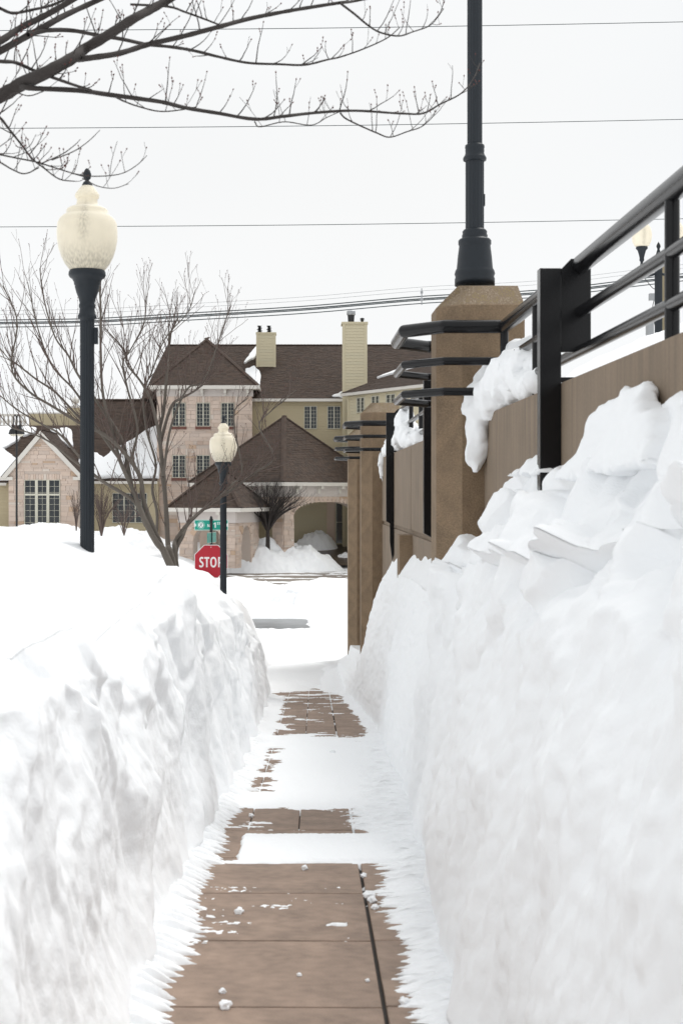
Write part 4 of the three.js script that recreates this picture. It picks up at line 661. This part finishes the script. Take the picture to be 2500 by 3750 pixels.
{ // gabled wing at the left, with long snowy roofs, balustrade and urn
  const base = V(-13, -1, -79), h = thing('house_wing', 'low house wing with stone gable, arched window and snowy roof', 'house', base), W = (x, y, z) => V(x, y, z).sub(base);
  const X = (x, d) => (x - VX) * d / F - base.x, Y = (y, d) => EYE + (VY - y) * d / F - base.y, Z = d => -d - base.z, g0 = X(33, 77), g1 = X(287, 77), ge = Y(1726, 77), gx = X(152, 77), gp = Y(1590, 77);
  const gs = new THREE.Shape([[g0, 0], [g1, 0], [g1, ge], [gx, gp], [g0, ge]].map(a => new THREE.Vector2(...a))), gw = mesh('gable_wall', boxUV(new THREE.ExtrudeGeometry(gs, { depth: 1.5, bevelEnabled: false }).translate(0, 0, Z(78.5))), M.mortar, h);
  const aw = [X(91, 77), X(221, 77), Y(1938, 77), Y(1757, 77)], hole = [[aw[0] - .02, aw[1] + .02, aw[2], aw[3] + .3]];
  stones(h, gw, g0, g1, .2, ge, Z(77), hole, 121, 1.1); for (let i = 0; i < 9; i++) { const a = i / 9, b = (i + 1) / 9; stones(h, gw, lerp(g0, gx, b), lerp(g1, gx, b), lerp(ge, gp, a), lerp(ge, gp, b), Z(77), [], 130 + i, 1); }
  lintel(gw, aw[0], aw[1], aw[3] + .0, .3, Z(77), 140); windowPart(h, ...aw, Z(77) + .02, { sashes: 3, cols: 2, rows: 8, sill: false, split: lerp(aw[2], aw[3], .7), mull: .075 });
  const bargeL = V(g0 - .35, ge - .32, 0), peak = V(gx, gp + .18, 0), bargeR = V(g1 + .35, ge - .32, 0);
  const barge = (a, b) => { const s = new THREE.Shape([[a.x, a.y], [b.x, b.y], [b.x, b.y - .36], [a.x + (b.x > a.x ? .2 : -.2), a.y - .1]].map(q => new THREE.Vector2(...q))); return new THREE.ExtrudeGeometry(s, { depth: .2, bevelEnabled: false }).translate(0, 0, Z(77) + .1); };
  mesh('barge_board', barge(bargeL, peak), M.trim, h); mesh('barge_board', barge(bargeR, peak), M.trim, h);
  mesh('gutter', merge([box(g0 - .5, g0 + .25, ge - .48, ge - .3, Z(77.3), Z(76.75)), box(g1 - .25, g1 + .5, ge - .48, ge - .3, Z(77.3), Z(76.75))]), M.trim, h);
  const zf = Z(76.7), zb = Z(82.5), gr = roofPart(h, [[V(bargeR.x, bargeR.y, zf), V(bargeR.x, bargeR.y, zb), V(gx, peak.y, zb), V(gx, peak.y, zf)], [V(bargeL.x, bargeL.y, zb), V(bargeL.x, bargeL.y, zf), V(gx, peak.y, zf), V(gx, peak.y, zb)]], 150, 'gable_roof');
  // long roof behind, and the roof toward the tower
  const ez = Z(78.4), eyy = Y(1768, 78.4), tz = Z(83), ty = Y(1562, 83), lx = X(-420, 78), rx = X(300, 80);
  const lr = roofPart(h, [[V(lx, eyy, ez), V(rx, eyy, ez), V(rx, ty, tz), V(lx, ty, tz)]], 160, 'long_roof');
  const mz = Z(79), mey = Y(1762, 79), mtz = Z(85), mty = Y(1466, 85), m0 = X(292, 82), m1 = X(583, 80), mr = roofPart(h, [[V(m0, mey, mz), V(m1, mey, mz), V(m1, mty, mtz), V(m0, mty, mtz)]], 170, 'link_roof'); ridgeCaps(mr, [[V(m0, mty, mtz), V(m1, mty, mtz)]]);
  const plane = (z0, y0, z1, y1, dz) => (x, y) => { let d = dz; for (let i = 0; i < 40; i++) { const t = (Z(d) - z0) / (z1 - z0), f = Y(y, d) - lerp(y0, y1, t); d += f * .5; d = clamp(d, dz - 1, dz + 9); } const t = (Z(d) - z0) / (z1 - z0); return V(X(x, d), lerp(y0, y1, t) + .05, Z(d)); };
  const onM = plane(mz, mey, mtz, mty, 79.2), nM = V(0, mz - mtz, mty - mey).normalize();
  roofSnow(h, [[296, 1752], [578, 1752], [578, 1572], [540, 1588], [500, 1618], [460, 1640], [420, 1662], [385, 1690], [340, 1674], [300, 1652]].map(a => onM(...a)), nM, .16, 3, 'big smooth snow field sliding down the link roof');
  const onL = plane(ez, eyy, tz, ty, 78.6), nL = V(0, ez - tz, ty - eyy).normalize();
  for (const [pts, s] of [[[[-300, 1760], [60, 1760], [60, 1690], [10, 1650], [60, 1620], [80, 1590], [40, 1572], [-300, 1570]], 3], [[[90, 1600], [130, 1590], [135, 1575], [80, 1572]], 6], [[[190, 1580], [262, 1580], [268, 1640], [240, 1632]], 8]]) roofSnow(h, pts.map(a => onL(...a)), nL, .1, s);
  const w0 = mesh('wall', box(X(-420, 78.6), g0, 0, eyy, Z(79.2), Z(78.7)), M.board[2], h), ww = mesh('wall', box(g1, m1, 0, mey, Z(80.2), Z(79.5)), M.board[2], h); siding(w0, X(-60, 78.6), g0, .2, eyy - .05, Z(78.7), M.board, 181, .17); const lw = [X(412, 79.5), X(540, 79.5), Y(1915, 79.5), Y(1805, 79.5)]; siding(ww, g1, m1, .2, mey - .05, Z(79.5), M.board, 182, .17, [lw]); windowPart(h, ...lw, Z(79.5) + .02, { sashes: 3, cols: 2, rows: 5, sill: false });
  mesh('gutter', merge([box(lx, g0 - .4, eyy - .15, eyy, ez, ez + .12), box(g1 + .4, m1, mey - .15, mey, mz, mz + .12)]), M.trim, h);
  // balustrade
  const bz = Z(85), by0 = Y(1562, 85), by1 = Y(1516, 85), bal = mesh('balustrade', merge([box(X(-420, 85), X(108, 85), by0, by0 + .1, bz - .2, bz + .02), box(X(-420, 85), X(108, 85), by1 - .12, by1, bz - .2, bz + .02)]), M.trim, h);
  const bg = lathe([[.05, .1], [.06, .16], [.12, .3], [.05, .48], [.05, by1 - by0 - .18], [.08, by1 - by0 - .12]], 12); for (let x = -60; x < 105; x += 15) { const m = mesh('baluster', bg, M.trim, bal); m.position.set(X(x, 85), by0, bz - .1); }
  const par = mesh('parapet', merge([box(X(108, 85), X(247, 85), Y(1566, 85), Y(1515, 85), bz - .5, bz + .05), box(X(247, 85), X(294, 85), Y(1568, 85), Y(1493, 85), bz - .6, bz + .12)]), M.board[0], h); siding(par, X(110, 85), X(246, 85), Y(1565, 85), Y(1516, 85), bz + .05, M.board, 190, .16); mesh('coping', merge([box(X(244, 85), X(297, 85), Y(1494, 85), Y(1488, 85), bz - .65, bz + .18), box(X(108, 85), X(246, 85), Y(1516, 85), Y(1511, 85), bz - .52, bz + .1)]), M.trim, par);
  mesh('urn', lathe([[.1, 1488], [.16, 1486], [.06, 1482], [.06, 1479], [.2, 1475], [.24, 1468], [.22, 1461], [.1, 1457], [.05, 1453], [0, 1449]].map(([r, v]) => [r, Y(v, 85)]), 18).translate(X(274, 85), 0, bz - .25), M.trim, h);
}
function archWall(w, hgt, x0, x1, spring, rise, depth) {                                        // wall with an arched opening, base left corner at the origin, outside toward +z
  const s = new THREE.Shape(); s.moveTo(0, 0); s.lineTo(x0, 0); s.lineTo(x0, spring); for (let i = 1; i <= 16; i++) { const t = i / 16; s.lineTo(lerp(x0, x1, t), spring + rise * Math.sqrt(Math.max(0, 1 - (2 * t - 1) ** 2))); } s.lineTo(x1, 0); s.lineTo(w, 0); s.lineTo(w, hgt); s.lineTo(0, hgt); s.closePath();
  return boxUV(new THREE.ExtrudeGeometry(s, { depth, bevelEnabled: false }).translate(0, 0, -depth));
}
function archStones(wall, x0, x1, spring, rise, ring, seed) { const r = rngOf(seed), N = Math.max(7, Math.round((x1 - x0) * 5)), cx = (x0 + x1) / 2, a = (x1 - x0) / 2; for (let i = 0; i < N; i++) { const t = Math.PI * (1 - (i + .5) / N), p = V(cx + (a + ring / 2) * Math.cos(t), spring + (rise + ring / 2) * Math.sin(t), .03), k = mesh('stone', unitBox, M.stones[Math.floor(r() * 8)], wall); k.position.copy(p); k.rotation.z = Math.atan2((rise + ring / 2) * Math.sin(t) / 1, (a + ring / 2) * Math.cos(t) * (rise / a) ** .7) - Math.PI / 2; k.scale.set(Math.PI * Math.max(a * .5 + rise * .5, .3) / N, ring, .07); } }
function pavilion(name, label, corner, turnRight, side, ground0, eaveY, apexY, opt) {             // square hipped shelter; corner: the pillar nearest the camera; turnRight: direction of its right-hand face
  const o = thing(name, label, 'shelter', V(corner.x, ground0, corner.z)), e = eaveY - ground0, ux = V(Math.cos(turnRight), 0, -Math.sin(turnRight)), vx = V(-Math.sin(turnRight), 0, -Math.cos(turnRight)).multiplyScalar(1), S = side;
  const faces = [['right', V(0, 0, 0), ux], ['left', vx.clone().multiplyScalar(S), vx.clone().negate()]];
  for (const [nm, start, dir] of faces) {
    const q = nm === 'right' ? opt.right : opt.left, rot = Math.atan2(-dir.z, dir.x);
    const w = mesh('arch_wall', archWall(S, e - .1, q.x0, q.x1, q.spring, q.rise, .5), M.mortar, o); w.position.copy(start); w.rotation.y = rot;
    stones(o, w, 0, S, 0, q.spring + q.rise + .1, 0, [[q.x0 - .02, q.x1 + .02, -1, q.spring + q.rise * .9]], opt.seed + (nm === 'right' ? 1 : 2), .9); stones(o, w, 0, S, q.spring + q.rise + .1, e - .75, 0, [], opt.seed + 3, .9); archStones(w, q.x0, q.x1, q.spring, q.rise, .26, opt.seed + 4);
    mesh('frieze', box(-.05, S + .05, e - .75, e - .1, .0, .1), M.frieze, w);
    for (let i = 0; i < q.brackets; i++) { const x = S * (i + .5) / q.brackets; mesh('bracket', merge([box(x - .09, x + .09, e - .35, e - .12, .1, .5), box(x - .09, x + .09, e - .6, e - .34, .1, .25)]), M.trim, w); }
  }
  for (const [a, b] of [[S, 0], [0, S], [S, S]]) { const q = ux.clone().multiplyScalar(a ? a - .35 : .35).addScaledVector(vx, b ? b - .35 : .35), g = box(-.3, .3, 0, e - .2, -.3, .3); const m = mesh('pier', g, M.stones[2], o); m.position.copy(q); m.rotation.y = turnRight; }
  const ov = .5, c = (a, b) => ux.clone().multiplyScalar(a).addScaledVector(vx, b).setY(e), A = c(-ov, -ov), B = c(S + ov, -ov), C = c(S + ov, S + ov), D = c(-ov, S + ov), P = c(S / 2, S / 2).setY(apexY - ground0);
  const roof = roofPart(o, [[A, B, P], [D, A, P], [B, C, P], [C, D, P]], opt.seed + 20); ridgeCaps(roof, [[A, P], [B, P], [D, P]]);
  const gut = (a, b) => { const d = b.clone().sub(a), L = d.length(), g = box(0, L, -.2, -.01, -.06, .06); g.rotateY(Math.atan2(-d.z, d.x)); g.translate(a.x, a.y, a.z); return g; }; mesh('gutter', merge([gut(A, B), gut(D, A), gut(B, C)]), M.trim, o);
  mesh('soffit', polygon([A, B, C, D].map(p => p.clone().setY(e - .12))), M.trim, o);
  return o;
}
{ const c = at(1037, 1765, 72.4); pavilion('drive_canopy', 'big brown hipped drive canopy on pink stone arches', V(c.x, 0, -72.9), Math.PI / 4, 6.4, -2.2, EYE + 40 * 72 / F, EYE + 280 * 77 / F, { seed: 300, right: { x0: .75, x1: 5.6, spring: 2.75, rise: .6, brackets: 4 }, left: { x0: .75, x1: 5.6, spring: 2.75, rise: .6, brackets: 4 } }); }
{ const c = at(862, 1900, 69.4); pavilion('entry_porch', 'small stone porch with pointed arch and brown hipped roof beside the canopy', V(c.x, 0, -69.6), 70 * Math.PI / 180, 3.0, -2.1, EYE - 55 * 69 / F, EYE + 98 * 71 / F, { seed: 400, right: { x0: .7, x1: 1.9, spring: 1.3, rise: .75, brackets: 0 }, left: { x0: .75, x1: 2.3, spring: 1.3, rise: .7, brackets: 2 } }); }

// ---------------------------------------------------------------- trees and shrubs (bare)
function along(pts, t) { const n = pts.length - 1, f = clamp(t, 0, .9999) * n, i = Math.floor(f); return [pts[i].clone().lerp(pts[i + 1], f - i), pts[i + 1].clone().sub(pts[i]).normalize()]; }
function curvePts(pts, n) { return new THREE.CatmullRomCurve3(pts, false, 'centripetal').getPoints(n); }
function twigs(tb, buds, pts, radii, level, o, r) {                                              // side shoots along a limb, recursively
  const len = pts.reduce((s, p, i) => i ? s + p.distanceTo(pts[i - 1]) : 0, 0), n = Math.max(1, Math.round(len * o.per[level] * (.8 + .4 * r())));
  for (let i = 0; i < n; i++) {
    const t = lerp(o.from[level], 1, Math.pow((i + r()) / n, .85)), [p, tan] = along(pts, t), rad = radii[Math.min(radii.length - 1, Math.floor(t * radii.length))];
    const dir = tan.clone().multiplyScalar(o.forward).add(V(r() - .5, r() - .5, r() - .5).multiplyScalar(1.7)).add(V(0, o.up, 0)).normalize(), L = o.len[level] * (.45 + .9 * r()) * lerp(1.15, .55, t), seg = level ? 3 : 5, q = [p.clone()];
    let d = dir.clone(); for (let k = 0; k < seg; k++) { d.add(V(r() - .5, r() - .5, r() - .5).multiplyScalar(.28)).add(V(0, o.lift, 0)).normalize(); q.push(q[k].clone().addScaledVector(d, L / seg)); }
    const r0 = Math.min(rad * .6, o.rad[level]), rr = q.map((_, k) => lerp(r0, o.tip, k / seg)); tb.add(q, rr, level ? 3 : 4);
    if (buds && r() < o.bud) { const e = q[q.length - 1]; buds.add([e.clone().addScaledVector(d, -o.budR), e.clone(), e.clone().addScaledVector(d, o.budR * 1.6)], [o.budR * .3, o.budR, o.budR * .1], 4); if (r() < .6) { const m = q[q.length - 2]; buds.add([m.clone().addScaledVector(d, -o.budR), m.clone(), m.clone().addScaledVector(d, o.budR)], [o.budR * .4, o.budR * .9, o.budR * .2], 4); } }
    if (level + 1 < o.per.length) twigs(tb, buds, q, rr, level + 1, o, r);
  }
}
{ // the near tree: limbs reach in from the left, trunk outside the frame
  const r = rngOf(202), trunkX = -4.6, dT = 6.6, o = thing('maple_tree', 'near bare tree whose budded branches hang in from the upper left', 'tree', V(trunkX, 1.2, -dT)), lo = p => p.clone().sub(o.position), limbs = new Tubes(), tw = new Tubes(), buds = new Tubes();
  const z1 = (x, y) => [x * .797, y * .797], z2 = (x, y) => [1250 + x * .797, y * .797], S = [];
  const limb = (pts, w0, w1, d0, d1, per = 1, grow = true) => { const P = curvePts(pts.map(([x, y], i) => { const t = i / (pts.length - 1); return lo(at(x, y, lerp(d0, d1, t) + .12 * Math.sin(i * 1.7 + d0 * 5))); }), pts.length * 5), R = P.map((_, i) => lerp(w0, w1, i / (P.length - 1)) * lerp(d0, d1, i / (P.length - 1)) / F / 2 * (1 + .09 * n2(i * .8, w0))); limbs.add(P, R, 9); if (grow) S.push([P, R, per]); };
  limb([[-1500, 900], [-900, 560], [-300, 430], z1(0, 440), z1(100, 385), z1(200, 340), z1(330, 270), z1(390, 225), z1(500, 160), z1(600, 95), z1(700, 40), z1(790, -10), z1(900, -80), z1(1000, -190)], 62, 22, 6.7, 6.9);
  limb([z1(360, 272), z1(420, 265), z1(550, 245), z1(680, 205), z1(850, 165), z1(1000, 125), z1(1150, 85), z1(1300, 55), z1(1450, 30), z1(1568, 12), z2(60, 5), z2(180, -20)], 24, 9, 6.85, 7.3);
  limb([z1(90, 395), z1(140, 405), z1(350, 415), z1(500, 435), z1(650, 455), z1(750, 470), z1(850, 495), z1(1000, 520), z1(1180, 548), z1(1300, 535), z1(1430, 520), z1(1560, 510), z2(100, 510), z2(280, 522), z2(390, 515), z2(450, 480), z2(540, 435), z2(600, 370), z2(635, 290)], 20, 3.5, 6.75, 7.8);
  limb([[-700, 470], [-250, 320], z1(0, 235), z1(100, 180), z1(200, 125), z1(300, 70), z1(430, 10), z1(560, -50)], 30, 18, 7.1, 7.5); limb([[-700, 470], [-250, 280], z1(0, 190), z1(100, 125), z1(220, 65), z1(350, -10), z1(480, -90)], 30, 18, 6.9, 7.4);
  limb([z1(130, 160), z1(220, 140), z1(330, 140), z1(440, 160), z1(560, 180), z1(680, 205), z1(780, 215), z1(900, 235), z1(1000, 260), z1(1150, 290), z1(1280, 295), z1(1400, 298), z1(1500, 275), z2(0, 260), z2(100, 225), z2(200, 180), z2(265, 128)], 17, 3.5, 7.2, 7.7);
  limb([z2(-10, 12), z2(60, 65), z2(120, 115), z2(180, 150), z2(250, 165), z2(330, 145), z2(400, 120), z2(440, 80), z2(468, 40)], 9, 3, 7.2, 7.5); limb([z1(600, 20), z1(770, 30), z1(850, 55), z1(920, 80), z1(1010, 115)], 9, 7, 7.0, 7.1);
  limb([z1(1170, 560), z1(1200, 582), z1(1300, 560), z1(1430, 575), z1(1500, 540), z1(1568, 510)], 5, 3, 7.4, 7.6); limb([z2(-5, 520), z2(20, 545), z2(80, 575), z2(160, 610), z2(225, 630), z2(300, 605), z2(370, 580), z2(410, 545), z2(432, 505)], 7, 3, 7.5, 7.8);
  limb([[-400, 330], z1(-120, 270), z1(0, 282), z1(80, 290), z1(160, 325), z1(260, 362), z1(340, 390), z1(420, 415)], 16, 10, 6.6, 6.8); limb([z1(530, 445), z1(570, 465), z1(640, 490), z1(720, 510), z1(830, 505), z1(900, 492)], 7, 4, 6.95, 7.0);
  limb([z1(-300, 600), z1(-100, 690), z1(0, 710), z1(70, 725), z1(170, 745), z1(250, 770), z1(330, 795), z1(385, 812)], 8, 4, 6.5, 6.9); limb([z1(-300, 640), z1(-100, 700), z1(0, 745), z1(60, 780), z1(130, 795), z1(180, 770)], 8, 4, 6.4, 6.6); limb([z1(-500, 300), z1(-150, 420), z1(0, 540), z1(40, 590), z1(100, 665), z1(150, 730), z1(200, 770), z1(280, 825), z1(345, 833)], 12, 4, 6.5, 6.8);
  limb([z1(190, 752), z1(300, 700), z1(340, 670), z1(370, 640)], 5, 2.5, 6.7, 6.7, 1, false); limb([z1(240, 735), z1(340, 695), z1(400, 655), z1(460, 598)], 5, 2.5, 6.8, 6.9, 1, false); limb([z1(330, 797), z1(430, 810), z1(550, 800), z1(640, 750), z1(675, 715)], 5, 2.5, 6.8, 7, .5); limb([z1(380, 820), z1(450, 855), z1(520, 865), z1(590, 845)], 4, 2.5, 6.8, 7, .5);
  limb([[0, 30], z1(60, 60), z1(150, 45), z1(250, 20), z1(330, -20)], 12, 9, 7.2, 7.3); limb([[0, 420], z1(60, 430), z1(130, 440), z1(200, 420)], 5, 4, 6.6, 6.7, .6);
  for (const [P, R, per] of S) twigs(tw, buds, P, R, 0, { per: [9 * per, 2.2], from: [.15, .3], forward: .55, up: .75, lift: .1, len: [.21, .08], rad: [.0036, .0025], tip: .0012, bud: .8, budR: .0045 }, r);
  const trunk = curvePts([V(0, -1.2, 0), V(.05, .4, 0), V(-.05, 1.4, .1), V(.2, 2.6, 0), V(.3, 4.2, -.4)], 16), tb = new Tubes(); tb.add(trunk, trunk.map((_, i) => lerp(.19, .07, i / 16)), 12);
  for (const e of [at(-1500, 900, 6.7), at(-700, 470, 7.1), at(-400, 330, 6.6)]) { const a = V(.1, 1.6, 0), b = lo(e); tb.add([V(0, 1.0, 0), a.clone().lerp(b, .5), b], [.07, .05, .03], 9); }
  mesh('trunk', tb.build(), M.bark, o); mesh('limbs', limbs.build(), M.barkDark, o); const cr = mesh('crown', tw.build(), M.barkDark, o); mesh('buds', buds.build(), M.bud, o).userData.kind = 'stuff';
}
{ // many-stemmed tree behind the bank
  const r = rngOf(404), d = 18.6, b0 = at(655, 2150, d), o = thing('bare_tree', 'many stemmed bare tree rising behind the bank between the two lamps', 'tree', b0), lo = p => p.clone().sub(o.position), trunk = new Tubes(), tw = new Tubes(), buds = new Tubes();
  const a4 = (x, y) => [x * .4464, 1300 + y * .4464], a3 = (x, y) => [x * .638, 600 + y * .638], a5 = (x, y) => [500 + x * .51, 1100 + y * .51], a6 = (x, y) => [600 + x * .478, 1650 + y * .478], foot = [655, 2150];
  const stems = [
    [[foot, a4(1340, 1600), a4(1290, 1545), a4(1200, 1380), a4(1140, 1230), a4(1080, 1080), a4(980, 850), a4(930, 640), a4(850, 350), a4(828, 0), a3(578, 800), a3(570, 690)], 30, 6, 18.3, 17.9],
    [[foot, a4(1390, 1600), a4(1380, 1570), a4(1365, 1300), a4(1335, 900), a4(1310, 620), a4(1340, 480), a4(1370, 150), a4(1380, 0), a5(240, 260), a5(300, 120)], 28, 5, 18.7, 19.1],
    [[foot, a4(1320, 1560), a4(1250, 1400), a4(1180, 1200), a4(1150, 1000), a4(1000, 780), a4(850, 650), a4(680, 570), a4(430, 420), a4(240, 300), a4(100, 130), a3(100, 900), a3(20, 700)], 26, 4, 18.5, 17.4],
    [[a4(1200, 1400), a4(1120, 1220), a4(1000, 1130), a4(880, 1060), a4(770, 980), a4(640, 820), a4(480, 640), a4(330, 560), a4(130, 440), a4(0, 330)], 18, 4, 18.3, 17.2],
    [[foot, [640, 2010], a6(90, 690), a6(150, 600), a6(200, 540), a6(300, 450), a6(430, 350), a6(520, 260), a6(600, 180), a5(700, 800), a5(800, 700)], 22, 4, 18.9, 19.6],
    [[foot, [645, 2014], [668, 1965], a6(190, 560), a6(330, 430), a6(520, 300), a6(680, 180), a6(840, 60), a5(880, 900), a5(960, 800), a5(1150, 640)], 20, 3.5, 19.0, 20.2],
    [[a4(1330, 900), a4(1295, 600), a4(1230, 350), a4(1150, 210), a4(1040, 70), a3(720, 1080), a3(600, 940)], 15, 4, 18.7, 18.4], [[a4(1080, 1080), a4(1000, 700), a4(860, 470), a4(760, 330), a4(640, 160), a4(560, 0), a3(320, 1000), a3(250, 760), a3(230, 600)], 16, 3.5, 18.2, 17.7],
    [[a4(1150, 1000), a4(1090, 850), a4(1130, 600), a4(1040, 250), a4(1010, 60), a3(760, 1050), a3(830, 900), a3(840, 760)], 13, 3, 18.6, 18.3], [[a4(1320, 700), a4(1420, 400), a5(330, 700), a5(430, 640), a5(520, 560), a5(560, 400), a5(600, 260)], 14, 3, 18.8, 19.4],
    [[a4(1340, 1000), a5(250, 900), a5(380, 620), a5(460, 600), a5(620, 200), a5(670, 50)], 11, 3, 18.7, 19.2], [[a4(850, 650), a4(700, 560), a4(450, 300), a4(300, 200), a4(120, 60), a3(80, 1150), a3(0, 1060)], 12, 3, 18.2, 17.5], [[a4(770, 980), a4(620, 880), a4(420, 720), a4(250, 640), a4(90, 590), [0, 1520]], 10, 3, 17.8, 17.2], [[a4(980, 850), a4(800, 600), a4(620, 300), a4(430, 90), a3(220, 950), a3(160, 680)], 13, 3, 18.3, 17.8],
    [[a4(1280, 1500), a4(1290, 1300), a4(1250, 1100), a4(1280, 900), a4(1200, 600), a4(1180, 300), a3(870, 1200), a3(950, 1000), a3(1080, 850), a3(1120, 730)], 14, 3, 18.7, 18.8]];
  for (const [pts, w0, w1, d0, d1] of stems) { const P = curvePts(pts.map(([x, y], i) => lo(at(x, y, lerp(d0, d1, i / (pts.length - 1)) + .1 * Math.sin(i * 2.1 + w0)))), pts.length * 4), R = P.map((_, i) => lerp(w0, w1, Math.pow(i / (P.length - 1), .7)) * d / F / 2 * (1 + .08 * n2(i * .9, w0))); trunk.add(P, R, 8); twigs(tw, buds, P, R, 0, { per: [8, 4.2, 3], from: [.25, .2, .25], forward: .9, up: .65, lift: .07, len: [.8, .32, .15], rad: [.0075, .0045, .003], tip: .002, bud: .5, budR: .0055 }, r); }
  mesh('trunk', trunk.build(), M.bark, o); mesh('crown', tw.build(), M.barkRed, o); mesh('buds', buds.build(), M.bud, o).userData.kind = 'stuff';
}
function shrub(name, label, cat, x, y, d, height, spread, n, seed, o2, mat = M.barkRed, trunkH = 0) {
  const r = rngOf(seed), p = at(x, y, d), o = thing(name, label, cat, p), st = new Tubes(), tw = new Tubes(), start = V(0, trunkH, 0); if (trunkH) st.add([V(0, -.5, 0), V(.01, trunkH * .5, 0), V(0, trunkH * 1.08, 0)], [.13, .1, .085], 8);
  for (let i = 0; i < n; i++) { const a = r() * TAU, s = spread * Math.sqrt(r()), e = V(Math.cos(a) * s, trunkH + (height - trunkH) * (1 - .45 * (s / spread) ** 2) * (.8 + .3 * r()), Math.sin(a) * s * .8), m = start.clone().lerp(e, .45).add(V(Math.cos(a) * s * -.12, .1, 0)), P = curvePts([start.clone().add(V(0, trunkH ? -.1 : -.3, 0)), m, e], 8), R = P.map((_, k) => lerp(trunkH ? .05 : .022, .006, k / 8)); st.add(P, R, 5); twigs(tw, null, P, R, 0, { per: [o2[0], o2[1]], from: [.35, .3], forward: 1.0, up: .5, lift: .04, len: [o2[2], o2[2] * .45], rad: [.012, .007], tip: .004, bud: 0, budR: 0 }, r); }
  mesh('trunk', st.build(), mat, o); mesh('crown', tw.build(), mat, o); return o;
}
shrub('bare_tree', 'small round headed bare tree in front of the arched canopy', 'tree', 980, 1998, 72.2, 3.3, 2.3, 46, 505, [4.5, 3, .9], M.barkDark, .8);
shrub('shrub', 'reddish bare shrub between the nearest lamp post and the beige wall', 'shrub', 372, 1945, 66, 2.3, 1.0, 26, 506, [7, 4, .45], M.barkRed);
shrub('shrub', 'low bare shrub in front of the wide window beside the tower', 'shrub', 455, 1938, 66, 1.1, 1.0, 14, 507, [6, 3, .4], M.barkRed); shrub('shrub', 'bare twiggy shrub at the corner of the gabled stone wing', 'shrub', 280, 1930, 73, 2.1, .5, 12, 508, [6, 3, .35], M.barkRed);
shrub('dry_grass', 'tuft of dry stalks at the foot of the gooseneck lamp', 'grass tuft', 62, 1990, 49.5, .35, .75, 60, 509, [3, 1, .12], M.barkRed);

renderer.render(scene, camera);
